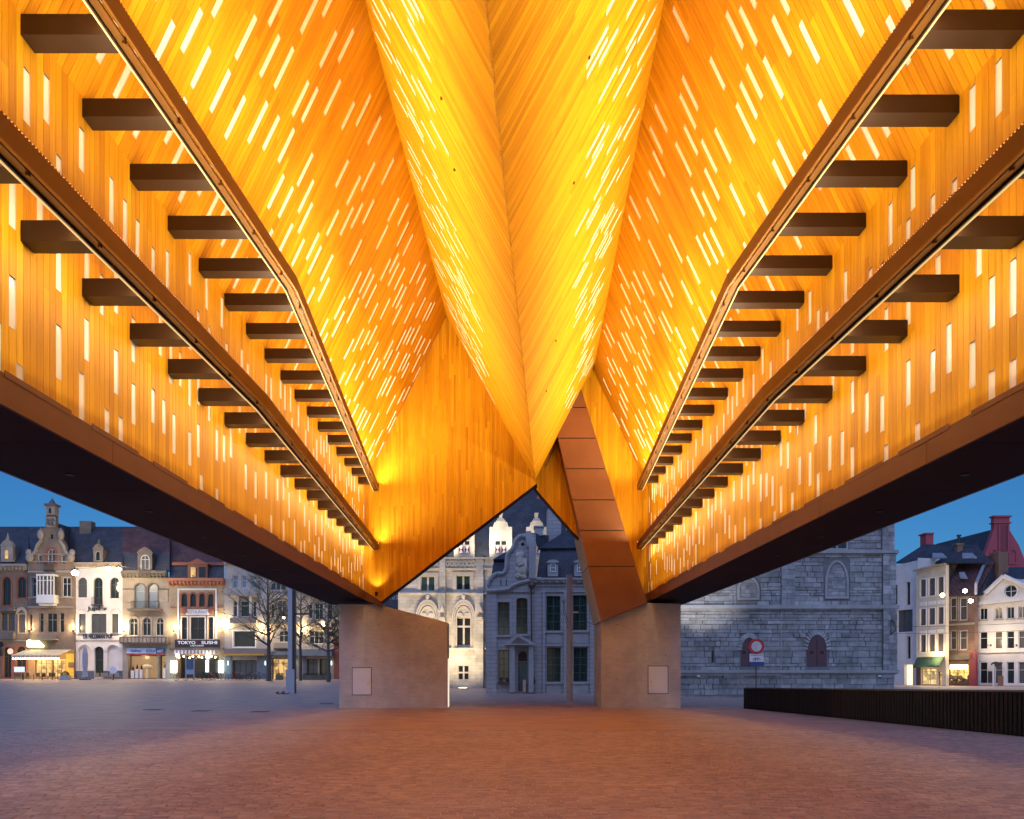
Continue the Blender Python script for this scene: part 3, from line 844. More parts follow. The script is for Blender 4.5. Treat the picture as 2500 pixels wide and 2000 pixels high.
class Facade:
    """a real wall standing at its distance; photo pixels give widths and heights on that wall"""
    def __init__(s, name, label, cat, pxl, pxr, Yl, Yr=None, base=1660, group=None, zbase=None):
        Yr = Yl if Yr is None else Yr
        s.pxl, s.pxr, s.Yl, s.Yr = pxl, pxr, Yl, Yr
        A = Vector(((pxl - CX) * Yl / F, Yl, 0)); B = Vector(((pxr - CX) * Yr / F, Yr, 0))
        s.A = A; s.d = (B - A).normalized(); s.L = (B - A).length
        s.n = Vector((s.d.y, -s.d.x, 0))
        s.zb = (H + (CY - base) * Yl / F) if zbase is None else zbase
        c = (A + B) / 2
        s.root = empty(name, (c.x, c.y, s.zb), label, cat, group)
        s.holes = []
        s.flat = abs(Yl - Yr) < 1e-6
    def Y(s, px):
        f = (px - s.pxl) / (s.pxr - s.pxl)
        return 1.0 / ((1 - f) / s.Yl + f / s.Yr)
    def u(s, px):
        Y = s.Y(px); x = (px - CX) * Y / F
        return (Vector((x, Y, 0)) - s.A).dot(s.d)
    def z(s, py, px=None):
        Y = s.Yl if px is None else s.Y(px)
        return H + (CY - py) * Y / F
    def uz(s, px, py): return (s.u(px), s.z(py, px))
    def at(s, u, z, dd=0.0):
        p = s.A + s.d * u + s.n * dd
        return Vector((p.x, p.y, z))
    def pt(s, px, py, dd=0.0): u, z = s.uz(px, py); return s.at(u, z, dd)
    # shapes -------------------------------------------------------
    def outline(s, x0, y0, x1, y1, arch=None, n=8):
        pc = (x0 + x1) / 2
        u0, u1 = sorted((s.u(x0), s.u(x1))); zt, zb = s.z(y0, pc), s.z(y1, pc)
        return s.arch_poly(u0, u1, zb, zt, arch, n)
    def arch_poly(s, u0, u1, zb, zt, arch=None, n=8):
        w = u1 - u0; c = (u0 + u1) / 2
        if not arch: return [(u0, zb), (u1, zb), (u1, zt), (u0, zt)]
        if arch == 'round':
            h = min(w / 2, (zt - zb) * 0.6); sp = zt - h
            return [(u0, zb), (u1, zb)] + [(c + w / 2 * math.cos(math.pi * k / n), sp + h * math.sin(math.pi * k / n)) for k in range(n + 1)]
        if arch == 'seg':
            h = w * 0.16; sp = zt - h
            return [(u0, zb), (u1, zb)] + [(c + w / 2 * math.cos(math.pi * k / n), sp + h * math.sin(math.pi * k / n)) for k in range(n + 1)]
        if arch == 'circle':
            h = (zt - zb) / 2; cz = (zt + zb) / 2
            return [(c + w / 2 * math.cos(2 * math.pi * k / 16), cz + h * math.sin(2 * math.pi * k / 16)) for k in range(16)]
        if arch == 'point':
            h = min(w * 0.95, (zt - zb) * 0.6); sp = zt - h
            out = [(u0, zb), (u1, zb)]
            m = n // 2
            for k in range(m + 1):
                f = k / m; out.append((u1 - (w / 2) * (1 - math.cos(f * math.pi / 2)) ** 1.0 * 1.0, sp + h * math.sin(f * math.pi / 2)))
            for k in range(m - 1, -1, -1):
                f = k / m; out.append((u0 + (w / 2) * (1 - math.cos(f * math.pi / 2)), sp + h * math.sin(f * math.pi / 2)))
            return out
    def inset(s, poly, k):
        c0 = min(p[0] for p in poly); c1 = max(p[0] for p in poly); z0 = min(p[1] for p in poly); z1 = max(p[1] for p in poly)
        cu, cz = (c0 + c1) / 2, (z0 + z1) / 2
        fu = 1 - 2 * k / max(0.01, c1 - c0); fz = 1 - 2 * k / max(0.01, z1 - z0)
        return [(cu + (u - cu) * fu, cz + (z - cz) * fz) for u, z in poly]
    def prism(s, mb, poly, d0, d1, m=0, t=0.5):
        a = [s.at(u, z, d0) for u, z in poly]; b = [s.at(u, z, d1) for u, z in poly]
        n = len(poly)
        mb.poly(b, m, t)
        for i in range(n):
            j = (i + 1) % n; mb.poly([a[i], a[j], b[j], b[i]], m, t)
    def ringp(s, mb, outer, inner, d0, d1, m=0):
        n = len(outer)
        for i in range(n):
            j = (i + 1) % n
            oa, ob, ia, ib = outer[i], outer[j], inner[i], inner[j]
            mb.hexa([s.at(*oa, d0), s.at(*ob, d0), s.at(*ib, d0), s.at(*ia, d0), s.at(*oa, d1), s.at(*ob, d1), s.at(*ib, d1), s.at(*ia, d1)], m)
    def bar(s, mb, u0, u1, z0, z1, d0, d1, m=0):
        s.prism(mb, [(u0, z0), (u1, z0), (u1, z1), (u0, z1)], d0, d1, m)
    def box(s, name, x0, y0, x1, y1, d0, d1, mat, parent=None):
        mb = MB(); s.prism(mb, s.outline(x0, y0, x1, y1), d0, d1)
        # close the back so that the piece is solid
        a = [s.at(u, z, d0) for u, z in s.outline(x0, y0, x1, y1)]; mb.poly(a[::-1])
        return mb.build(name, mat, parent or s.root, s.at(*s.outline(x0, y0, x1, y1)[0]))
    def dbox(s, name, x0, y0, x1, y1, back, thick, mat):
        Y = s.Y((x0 + x1) / 2) + back; a, b = P(x0, y1, Y), P(x1, y0, Y)
        mb = MB(); mb.box(a.x, b.x, Y, Y + thick, a.z, b.z)
        return mb.build(name, mat, s.root, a)
    def shape(s, name, pts, d0, d1, mat, parent=None, px=True):
        poly = [s.uz(*p) for p in pts] if px else pts
        tri = geometry.tessellate_polygon([[Vector((u, z, 0)) for u, z in poly]])
        mb = MB()
        for d in (d0, d1):
            for t in tri: mb.poly([s.at(*poly[i], d) for i in t])
        n = len(poly)
        for i in range(n):
            j = (i + 1) % n; mb.poly([s.at(*poly[i], d0), s.at(*poly[j], d0), s.at(*poly[j], d1), s.at(*poly[i], d1)])
        return mb.build(name, mat, parent or s.root, s.at(*poly[0]))
    def window(s, x0, y0, x1, y1, arch=None, nx=2, bars=(0.62,), fm=None, gm=None, deep=0.22, fw=0.07, sill=None, surround=None, name='window', hole=True, bw=0.05, sw=0.14):
        fm = fm or M_whitef; gm = gm or M_glass
        o = s.outline(x0, y0, x1, y1, arch)
        if hole: s.holes.append((o, deep))
        d0 = -deep if hole else 0.0
        mb = MB(); i = s.inset(o, fw)
        s.ringp(mb, o, i, d0 - 0.02, d0 + 0.06)
        u0 = min(p[0] for p in i); u1 = max(p[0] for p in i); z0 = min(p[1] for p in i); z1 = max(p[1] for p in i)
        for k in range(1, nx):
            u = u0 + (u1 - u0) * k / nx; s.bar(mb, u - bw / 2, u + bw / 2, z0, z1 - (0.02 if not arch else (u1 - u0) * 0.05), d0 - 0.01, d0 + 0.05)
        for f in bars:
            z = z0 + (z1 - z0) * f; s.bar(mb, u0, u1, z - bw / 2, z + bw / 2, d0 - 0.01, d0 + 0.045)
        w = mb.build(name, fm, s.root, s.at(*o[0]))
        g = MB(); g.poly([s.at(u, z, d0) for u, z in s.inset(o, fw * 0.6)])
        g.build('pane', gm, w, s.at(*o[0]))
        if surround:
            mb = MB(); oo = s.inset(o, -sw); s.ringp(mb, oo, o, 0.0, 0.07)
            mb.build('surround', surround, s.root, s.at(*o[0]))
        if sill:
            mb = MB(); s.bar(mb, u0 - 0.2, u1 + 0.2, z0 - fw - 0.16, z0 - fw, 0, 0.16); mb.build('sill', sill, s.root, s.at(u0, z0))
        return w
    def wall(s, pts, mat, thick=0.5, name='wall', px=True):
        poly = [s.uz(*p) for p in pts] if px else pts
        thick = max([thick] + [dp + 0.15 for _, dp in s.holes])
        loops = [[Vector((u, z, 0)) for u, z in poly]] + [[Vector((u, z, 0)) for u, z in h] for h, _ in s.holes]
        flat = [p for l in loops for p in l]
        mb = MB()
        for t in geometry.tessellate_polygon(loops): mb.poly([s.at(flat[i].x, flat[i].y) for i in t])
        for h, dp in s.holes:
            n = len(h)
            for i in range(n):
                j = (i + 1) % n; mb.poly([s.at(*h[i]), s.at(*h[j]), s.at(*h[j], -dp), s.at(*h[i], -dp)])
        n = len(poly)
        for i in range(n):
            j = (i + 1) % n; mb.poly([s.at(*poly[i]), s.at(*poly[j]), s.at(*poly[j], -thick), s.at(*poly[i], -thick)])
        mb.poly([s.at(u, z, -thick) for u, z in poly][::-1]) if len(poly) == 4 else None
        s.holes = []
        return mb.build(name, mat, s.root)
    def roof(s, name, quad, mat, parent=None):
        """quad: four (px, py, depth behind the facade) corners"""
        mb = MB(); q = [s.pt(a, b, 0) for a, b, c in quad]
        q = []
        for a, b, c in quad:
            Y = s.Y(a) + c
            q.append(Vector(((a - CX) * Y / F, Y, H + (CY - b) * Y / F)))
        mb.poly(q)
        mb.poly([p + Vector((0, 0.12, -0.12)) for p in q][::-1])
        for i in range(4):
            j = (i + 1) % 4; mb.poly([q[i], q[j], q[j] + Vector((0, 0.12, -0.12)), q[i] + Vector((0, 0.12, -0.12))])
        return mb.build(name, mat, parent or s.root, q[0])
    def railing(s, x0, y0, x1, y1, d=0.35, mat=None, n=None, name='balcony_railing'):
        mat = mat or M_iron
        o = s.outline(x0, y0, x1, y1); u0, z0 = o[0]; u1, z1 = o[2]
        mb = MB()
        for z in (z0, z1 - 0.04): s.bar(mb, u0, u1, z, z + 0.05, d, d + 0.05)
        n = n or max(4, int((u1 - u0) / 0.14))
        for k in range(n + 1):
            u = u0 + (u1 - u0) * k / n; s.bar(mb, u - 0.014, u + 0.014, z0, z1, d + 0.01, d + 0.04)
        for u in (u0, u1):
            mb.tube(s.at(u, z1, 0), s.at(u, z1, d + 0.03), 0.025); mb.tube(s.at(u, z0, 0), s.at(u, z0, d + 0.03), 0.025)
        s.bar(mb, u0 - 0.05, u1 + 0.05, z0 - 0.12, z0 - 0.02, 0, d + 0.08)
        return mb.build(name, mat, s.root, s.at(u0, z0))
    def text(s, txt, x0, y0, x1, y1, d, mat, parent=None, name='lettering', bold=0.0):
        cu = bpy.data.curves.new('txt', 'FONT'); cu.body = txt; cu.size = 1; cu.extrude = 0.02; cu.offset = bold
        to = bpy.data.objects.new('txt', cu); COL.objects.link(to)
        bpy.context.view_layer.update()
        me = bpy.data.meshes.new_from_object(to.evaluated_get(bpy.context.evaluated_depsgraph_get()))
        bpy.data.objects.remove(to); bpy.data.curves.remove(cu)
        vx = [v.co.x for v in me.vertices]; vy = [v.co.y for v in me.vertices]
        ax, bx, ay, by = min(vx), max(vx), min(vy), max(vy)
        o = s.outline(x0, y0, x1, y1); u0, z0 = o[0]; u1, z1 = o[2]
        org = s.at(u0, z0, d)
        for v in me.vertices:
            p = s.at(u0 + (v.co.x - ax) / (bx - ax) * (u1 - u0), z0 + (v.co.y - ay) / (by - ay) * (z1 - z0), d + v.co.z) - org
            v.co = p
        me.materials.append(mat); me.name = name
        return link_mesh(name, me, org, parent or s.root)
    def lamp(s, px, py, d, power, col=(1.0, 0.74, 0.40), r=0.25):
        o = bpy.data.lights.new('wall_light', 'POINT'); o.energy = power; o.color = col; o.shadow_soft_size = r
        ob = bpy.data.objects.new('wall_light', o); COL.objects.link(ob); ob.location = s.pt(px, py, d)
        return ob

YH = 110.0
HB = 1664          # where the house row meets the pavement
GR = 'houses along the far side of the square'
def cornice(f, x0, x1, y0, y1, d, mat, name='cornice'):
    mb = MB(); o = f.outline(x0, y0, x1, y1); u0, z0 = o[0]; u1, z1 = o[2]; h = z1 - z0
    f.bar(mb, u0, u1, z1 - h * 0.4, z1, -0.05, d); f.bar(mb, u0, u1, z0 + h * 0.25, z1 - h * 0.4, -0.05, d * 0.65); f.bar(mb, u0, u1, z0, z0 + h * 0.25, -0.05, d * 0.3)
    n = int((u1 - u0) / 0.5)
    for k in range(n):
        u = u0 + (k + 0.5) * (u1 - u0) / n; f.bar(mb, u - 0.09, u + 0.09, z0 + h * 0.05, z1 - h * 0.38, 0, d * 0.8)
    return mb.build(name, mat, f.root)

# --- house at the left edge of the picture
f = Facade('town_house', 'brown house at the left edge with arched windows and a lit dormer', 'house', -60, 68, YH, base=HB, group=GR)
for x0, x1, yb in ((6, 27, 1478), (43.5, 64, 1460), (-40, -18, 1478)):
    f.window(x0, 1409, x1, yb, 'round', 2, (), M_brownf, M_glass, surround=M_redtrim, sw=0.22)
f.window(46, 1500, 62, 1545, None, 1, (0.6,), M_brownf, M_glass_w, surround=M_stone)
f.window(4, 1496, 18, 1540, None, 1, (0.6,), M_brownf, M_glass_w); f.window(20, 1496, 36, 1540, None, 1, (0.6,), M_brownf, M_glass_w)
f.window(9, 1580, 28, 1655, 'round', 2, (0.7,), M_brownf, M_glass, surround=M_redtrim, sw=0.3, name='door')
f.window(40, 1578, 64, 1640, 'round', 2, (0.5,), M_brownf, M_glass, surround=M_redtrim, sw=0.3)
f.wall([(-60, 1664), (68, 1664), (68, 1392), (-60, 1392)], M_tan)
cornice(f, -60, 68, 1378, 1393, 0.7, M_stone)
f.box('string_course', -60, 1484, 40, 1492, 0, 0.5, M_stone_d); f.box('bay_foot', -10, 1544, 38, 1562, 0, 0.6, M_stone_d)
f.box('string_course', -60, 1563, 68, 1566, 0, 0.15, M_stone)
f.shape('arch_hood', [(40, 1500), (41, 1492), (46, 1485), (54, 1482), (62, 1485), (67, 1492), (68, 1500), (64, 1500), (62, 1494), (54, 1489), (46, 1494), (44, 1500)], 0, 0.2, M_stone)
f.roof('roof', [(-60, 1378, 0), (70, 1378, 0), (70, 1286, 5), (-60, 1286, 5)], M_slate)
f.box('dormer', 3, 1333, 32, 1372, -2.5, 0.1, M_stone)
f.window(12, 1342, 23, 1366, 'round', 1, (), M_stone, M_lit, hole=False, name='dormer_window').location += f.n * 0.11
f.shape('dormer_gable', [(1, 1333), (34, 1333), (27, 1322), (18, 1316), (9, 1322)], -0.5, 0.15, M_stone)
mb = MB(); mb.tube(f.pt(17, 1318, -0.2), f.pt(17, 1300, -0.2), 0.25, 0.02, 6); mb.build('finial', M_stone, f.root)

# --- gabled house
f = Facade('gabled_house', 'tall brown house with a stepped scroll gable, white bay window and spire', 'house', 68, 182, YH - 0.3, base=HB, group=GR)
f.window(116, 1340, 135, 1377, 'round', 2, (), M_whitef, M_glass_w, surround=M_redtrim, sw=0.25, name='balcony_door')
for x0, x1 in ((92, 101.5), (149, 158.5)): f.window(x0, 1355, x1, 1378, None, 1, (), M_whitef, M_glass_w)
f.window(120, 1303, 130, 1317, None, 1, (), M_stone, M_glass)
for x0, x1 in ((78, 98), (152, 173)): f.window(x0, 1410, x1, 1457, None, 2, (0.68,), M_whitef, M_glass, surround=M_stone)
for x0, x1 in ((96, 106), (114.5, 139), (145, 156.5)): f.window(x0, 1497, x1, 1544, None, 1 if x1 - x0 < 15 else 2, (0.66,), M_stone, M_glass)
f.window(72, 1500, 79, 1541, None, 1, (), M_brownf, M_glass)
f.window(86, 1608, 124, 1652, None, 3, (0.75,), M_brownf, M_lit, name='shop_window'); f.window(128, 1608, 160, 1655, None, 3, (0.75,), M_brownf, M_lit, name='shop_window')
G0 = [(68, 1664), (182, 1664), (182, 1395), (180, 1370), (174, 1354), (163, 1343), (158, 1328), (151, 1315), (149, 1291), (138, 1287), (136.5, 1258)]
gab = G0 + [(112, 1258), (111, 1287), (101, 1291), (98, 1316), (90, 1330), (86.5, 1345), (77, 1354), (70, 1366), (69, 1395)]
f.wall(gab, M_tan, 0.6)
for y0, y1 in ((1352, 1354.5), (1370, 1373), (1393, 1398), (1480, 1484), (1458, 1461)):
    f.box('string_course', 69, y0, 181, y1, 0, 0.12, M_stone)
for sgn in (-1, 1):
    c = 125; pts = [(24, 1316), (35, 1331), (39, 1345), (48, 1354), (55, 1368), (51, 1370), (43, 1358), (34, 1349), (30, 1336), (20, 1321)]
    f.shape('gable_scroll', [(c + sgn * a, b) for a, b in pts], 0, 0.3, M_stone)
    mb = MB(); mb.ball(f.pt(c + sgn * 25, 1306, 0.1), 0.42, 0.42, 0.7); mb.tube(f.pt(c + sgn * 25, 1300, 0.1), f.pt(c + sgn * 25, 1288, 0.1), 0.2, 0.02)
    mb.build('gable_urn', M_stone, f.root)
    mb = MB(); mb.ball(f.pt(c + sgn * 50, 1362, 0.25), 0.55, 0.4, 0.6); mb.ball(f.pt(c + sgn * 53, 1350, 0.2), 0.4, 0.3, 0.5); mb.build('gable_urn', M_stone, f.root)
f.box('crest_panel', 114, 1262, 136, 1288, 0, 0.15, M_stone)
mb = MB()
for k in range(14): mb.ball(f.pt(125 + random.uniform(-8, 8), random.uniform(1266, 1284), 0.16), 0.16, 0.1, 0.16, 6, 4)
mb.build('crest', M_stone_d, f.root)
f.box('lantern', 115, 1236, 136, 1258, -0.8, 0.3, M_stone); f.box('lantern_cap', 112, 1231, 139, 1236, -1.0, 0.5, M_stone_d)
f.window(121, 1240, 130, 1256, 'round', 1, (), M_stone, M_glass, hole=False, name='lantern_niche').location += f.n * 0.31
mb = MB(); mb.tube(f.pt(125.5, 1231, -0.2), f.pt(125.5, 1222, -0.2), 0.55, 0.25, 8); mb.tube(f.pt(125.5, 1222, -0.2), f.pt(125.5, 1214, -0.2), 0.18, 0.02, 6); mb.build('spire', M_stone_d, f.root)
f.roof('roof', [(66, 1380, 1), (184, 1380, 1), (184, 1286, 5.1), (68, 1286, 5.1)], M_slate)
f.roof('gable_roof', [(137, 1276, 0.4), (172, 1288, 5), (184, 1380, 5), (160, 1345, 0.4)], M_slate)
# white bay
bz = MB(); o = f.outline(100.5, 1404, 143, 1474); u0, z0 = o[0]; u1, z1 = o[2]
f.bar(bz, u0, u1, z1 - 0.25, z1, 0, 1.2); f.bar(bz, u0, u1, z0, z0 + 1.1, 0, 1.15); f.bar(bz, u0 + 0.2, u1 - 0.2, z0 - 0.3, z0, 0, 0.9)
for k in (0, 0.18, 0.38, 0.62, 0.82, 1.0):
    u = u0 + (u1 - u0 - 0.1) * k; f.bar(bz, u, u + 0.12, z0 + 1.1, z1 - 0.2, 1.0, 1.15)
f.bar(bz, u0, u1, z1 - 0.9, z1 - 0.8, 1.0, 1.14)
bw_ = bz.build('bay_window', M_whitef, f.root)
gm_ = MB(); f.bar(gm_, u0 + 0.06, u1 - 0.06, z0 + 1.1, z1 - 0.2, 0.2, 1.04); gm_.build('pane', M_glass_w, bw_)
f.railing(113, 1376, 136, 1394, 0.5)
f.railing(101, 1548, 143, 1561, 0.8, M_stone, 14, 'stone_balcony')
f.railing(78, 1462, 98, 1474, 0.0, M_stone_d, 3, 'stone_panel')
# awning with bulbs
aw = MB(); a0, a1 = f.pt(66, 1586, 0), f.pt(176, 1586, 0); b0, b1 = f.pt(56, 1601, 0) + f.n * 2.6, f.pt(170, 1601, 0) + f.n * 2.6
N_ = 22
for k in range(N_):
    t0, t1 = k / N_, (k + 1) / N_
    aw.poly([a0.lerp(a1, t0), a0.lerp(a1, t1), b0.lerp(b1, t1), b0.lerp(b1, t0)], k % 2)
    q0, q1 = b0.lerp(b1, t0), b0.lerp(b1, t1); dz = Vector((0, 0, -0.35))
    aw.poly([q0, q1, q1 + dz * 0.6, (q0 + q1) / 2 + dz, q0 + dz * 0.6], k % 2)
awn = aw.build('awning', [pm('awning_cream', (0.62, 0.52, 0.36), 0.8), pm('awning_pale', (0.42, 0.36, 0.27), 0.8)], f.root)
bl = MB()
for k in range(20):
    p = b0.lerp(b1, (k + 0.5) / 20) + Vector((0, 0.15, -0.45)); bl.ball(p, 0.11, n=8, k=5)
bl.build('awning_bulb_string', glow('warm_bulb', (1.0, 0.80, 0.42), 14.0), awn)
for k in (0.2, 0.5, 0.8):
    L_ = bpy.data.lights.new('awning_light', 'POINT'); L_.energy = 260; L_.color = (1.0, 0.62, 0.22); L_.shadow_soft_size = 0.6
    ob = bpy.data.objects.new('awning_light', L_); COL.objects.link(ob); ob.location = b0.lerp(b1, k) + Vector((0, 0.7, -0.8))
f.shape('lit_sign', [(69, 1566), (74, 1562), (84, 1566), (96, 1564), (104, 1571), (110, 1577), (108, 1581), (70, 1580)], 0.15, 0.4, glow('sign_neon', (0.95, 1.0, 0.45), 5.0))
f.box('menu_board', 168, 1617, 183, 1630, 0.1, 0.2, M_brownf)
f.box('yellow_flank', 163, 1596, 181, 1656, 0.02, 0.1, pm('yellow_paint', (0.55, 0.36, 0.06), 0.7))

# --- white pub
f = Facade('pub_house', 'white painted pub with arched windows and dark lettering', 'house', 182.6, 299, YH, base=HB, group=GR)
for x0, x1, yb in ((191, 213, 1459), (229, 251, 1478), (269.5, 291, 1461)):
    f.window(x0, 1410, x1, yb, 'round', 2, (0.66,), M_greenf, M_glass_w if x0 < 220 else M_glass, surround=M_white, sw=0.25)
f.window(192.5, 1499, 209, 1546, None, 1, (0.75,), M_greenf, M_glass_w, sill=M_stone_d); f.window(223, 1499, 259.5, 1546, None, 2, (0.68,), M_greenf, M_glass_w, sill=M_stone_d); f.window(273, 1499, 289, 1546, None, 1, (0.75,), M_greenf, M_glass_w, sill=M_stone_d)
f.window(231, 1577, 252.5, 1653, 'round', 1, (0.55,), M_greenf, M_glass, name='door', deep=0.35)
for x0, x1 in ((192, 222), (262, 292)):
    o_ = f.outline(x0, 1577, x1, 1636, 'round'); f.holes.append((o_, 0.25)); g_ = MB(); g_.poly([f.at(u, z, -0.25) for u, z in o_]); g_.build('arch_niche', M_white, f.root)
f.wall([(182.6, 1664), (299, 1664), (299, 1382), (182.6, 1382)], M_white)
for c, w in ((207, 19), (242, 15), (277, 19)):
    pts = [(c + w * math.cos(math.pi * k / 10), 1590 - w * 0.95 * math.sin(math.pi * k / 10)) for k in range(11)]
    pts += [(c + (w - 3) * math.cos(math.pi * k / 10), 1590 - (w - 3) * 0.95 * math.sin(math.pi * k / 10)) for k in range(10, -1, -1)]
    f.shape('arch_moulding', pts, 0, 0.12, M_white)
for c in (201, 281):
    pts = [(c + 14 * math.cos(math.pi * k / 8), 1496 - 12 * math.sin(math.pi * k / 8)) for k in range(9)] + [(c + 11 * math.cos(math.pi * k / 8), 1496 - 9 * math.sin(math.pi * k / 8)) for k in range(8, -1, -1)]
    f.shape('arch_moulding', pts, 0, 0.14, M_white)
cornice(f, 182.6, 299, 1374, 1384, 0.5, M_stone)
f.box('string_course', 183, 1545.5, 299, 1548, 0, 0.1, M_white); f.box('string_course', 183, 1563, 299, 1565, 0, 0.08, M_stone)
f.box('plinth', 183, 1638, 230, 1663, 0, 0.08, pm('blue_plinth', (0.07, 0.10, 0.15), 0.7)); f.box('plinth', 253, 1638, 299, 1663, 0, 0.08, pm('blue_plinth', None))
f.railing(228, 1460, 252, 1477, 0.5, M_iron)
f.text('Jupiler', 214, 1481, 263, 1493, 0.12, M_iron, bold=0.03)
f.text('DE BELLEMAN PUB', 204, 1550, 275, 1559, 0.06, M_iron, bold=0.035)
f.roof('roof', [(182, 1374, 0), (300, 1374, 0), (300, 1286, 5), (182, 1286, 5)], M_slate)
f.box('dormer', 228, 1340, 252, 1374, -2.2, 0.05, M_stone_d); f.window(234, 1346, 246, 1370, 'round', 1, (), M_stone, M_glass, hole=False, name='dormer_window').location += f.n * 0.06
f.shape('dormer_gable', [(225, 1340), (255, 1340), (247, 1331), (240, 1326), (233, 1331)], -0.6, 0.1, M_stone_d)
mb = MB(); mb.tube(f.pt(240, 1328, -0.2), f.pt(240, 1313, -0.2), 0.22, 0.02, 6); mb.build('finial', M_stone_d, f.root)
f.dbox('chimney', 194, 1272, 222, 1310, 4.0, 1.3, M_stone_d)

# --- gallery house
f = Facade('gallery_house', 'grey stone house with twin arched windows over a lit gallery shop', 'house', 299, 414, YH, base=HB, group=GR)
for x0, x1 in ((330, 353.6), (361.5, 385)): f.window(x0, 1426, x1, 1484, 'round', 1, (0.7,), M_zinc, M_glass_blue, surround=M_stone_d, sw=0.2)
for x0, x1 in ((316, 336), (348, 368), (380, 399)): f.window(x0, 1508, x1, 1552, 'round', 2, (0.72,), M_whitef, M_glass, surround=M_stone, sw=0.25)
f.window(312, 1600, 383, 1657, None, 1, (), M_darkf, M_litg, name='shop_window', deep=0.9, fw=0.1)
f.window(387, 1600, 404, 1657, None, 1, (0.72,), M_darkf, M_litg, name='shop_door', deep=0.9, fw=0.1)
f.wall([(299, 1664), (414, 1664), (414, 1408), (299, 1408)], M_stone)
cornice(f, 299, 410, 1394, 1411, 0.6, M_stone_d)
for x0, x1 in ((300, 328), (389, 411)): f.box('stone_panel', x0, 1440, x1, 1470, 0, 0.1, M_stone); 
f.box('string_course', 300, 1437, 330, 1439, 0, 0.18, M_stone_d); f.box('string_course', 386, 1437, 412, 1439, 0, 0.18, M_stone_d)
f.railing(327, 1469, 387, 1487, 0.9, M_iron, 26)
f.box('balcony_slab', 318, 1487, 397, 1492, 0, 1.0, M_stone_d)
f.box('balcony_parapet', 299, 1555, 414, 1572, 0, 0.9, M_stone_d)
for k in range(12): f.box('parapet_panel', 302 + k * 9.2, 1558, 309 + k * 9.2, 1569, 0.9, 0.96, M_stone)
sg = f.box('shop_sign', 310.6, 1583, 382, 1595.5, 0, 0.25, pm('sign_pale_blue', (0.42, 0.54, 0.70), 0.5))
f.text('Gallery', 321, 1586, 347, 1594, 0.26, pm('sign_navy', (0.04, 0.09, 0.22), 0.5), sg, bold=0.01); f.text('COLP', 359, 1586.5, 381, 1593.5, 0.26, pm('sign_navy', None), sg, bold=0.01)
sg2 = f.box('shop_sign', 382.3, 1583, 404, 1595.5, 0, 0.25, pm('sign_navy', None)); f.text('ART', 385, 1586.5, 400, 1593.5, 0.26, M_whitef, sg2, bold=0.01)
f.box('sign_strip', 310.6, 1595.7, 404, 1599, 0, 0.28, pm('sign_red', (0.35, 0.05, 0.05), 0.5))
for k, (x, w, y) in enumerate(((318, 8, 1637), (329, 6.5, 1634), (340, 6, 1635), (397, 8, 1631))):
    f.box('pedestal', x, y, x + w, 1656, -0.6, -0.15, M_whitef)
    mb = MB(); mb.ball(f.pt(x + w / 2, y - 4, -0.35), 0.14, 0.14, 0.32, 7, 5); mb.tube(f.pt(x + w / 2, y, -0.35), f.pt(x + w / 2, y - 12, -0.35), 0.05); mb.build('figurine', M_bronze, f.root)
mb = MB(); mb.tube(f.pt(357, 1656, -0.4), f.pt(357, 1626, -0.4), 0.3, 0.15, 8); mb.ball(f.pt(357, 1628, -0.4), 0.8, 0.3, 0.35, 8, 5)
for k in range(8): mb.tube(f.pt(357, 1630, -0.4), f.pt(357 + random.uniform(-14, 14), 1620 + random.uniform(-4, 10), -0.35), 0.06)
mb.build('sculpture', pm('gilt', (0.7, 0.55, 0.3), 0.4), f.root)
f.lamp(348, 1604, -0.35, 60, (1, 0.75, 0.45), 0.3)
f.roof('mansard', [(299, 1394, 0), (414, 1394, 0), (414, 1350, 1.2), (299, 1350, 1.2)], M_slate)
f.roof('roof', [(299, 1350, 1.2), (414, 1350, 1.2), (414, 1286, 5), (299, 1286, 5)], M_slate2)
f.box('dormer', 339, 1352, 374, 1394, -1.6, 0.35, M_stone_d); f.window(347, 1356, 368, 1392, 'round', 2, (0.7,), M_whitef, M_glass_w, hole=False, name='dormer_window').location += f.n * 0.36
f.shape('dormer_gable', [(336, 1352), (377, 1352), (370, 1343), (357, 1336), (344, 1343)], -0.6, 0.45, M_stone_d)
f.railing(346, 1392, 372, 1408, 0.6, M_iron)

# --- sushi house
f = Facade('restaurant_house', 'narrow pale brick house with an orange cornice over a sushi restaurant', 'house', 414, 548, YH, base=HB, group=GR)
for x0 in (443, 464.5, 486, 507): f.window(x0, 1449, x0 + 14.3, 1482, 'round', 1, (), M_brownf, M_glass, surround=M_redtrim, sw=0.2)
for x0, x1 in ((444, 457), (465.5, 500), (508.5, 521)): f.window(x0, 1507, x1, 1561, None, 1 if x1 - x0 < 20 else 2, (0.5,), M_brownf, M_glass, surround=M_whitef, sw=0.12)
f.window(430, 1600, 534, 1656, None, 3, (), M_brownf, M_glass, name='shop_window', deep=1.6, fw=0.12)
f.wall([(414, 1664), (548, 1664), (548, 1426), (414, 1426)], M_tan2)
cornice(f, 412, 549.5, 1413, 1429, 0.8, pm('orange_cornice', (0.42, 0.17, 0.09), 0.6))
f.box('wall_panel', 434, 1440, 438, 1560, 0, 0.12, M_whitef); f.box('wall_panel', 526, 1440, 530, 1560, 0, 0.12, M_whitef); f.box('wall_panel', 434, 1437, 530, 1441, 0, 0.14, M_whitef)
sg = f.box('restaurant_sign', 455, 1488.5, 511, 1501, 0, 0.12, pm('sign_white', (0.75, 0.75, 0.78), 0.5)); f.text('RESTAURANT', 458, 1490.5, 508, 1499, 0.13, pm('sign_grey', (0.22, 0.24, 0.34), 0.6), sg)
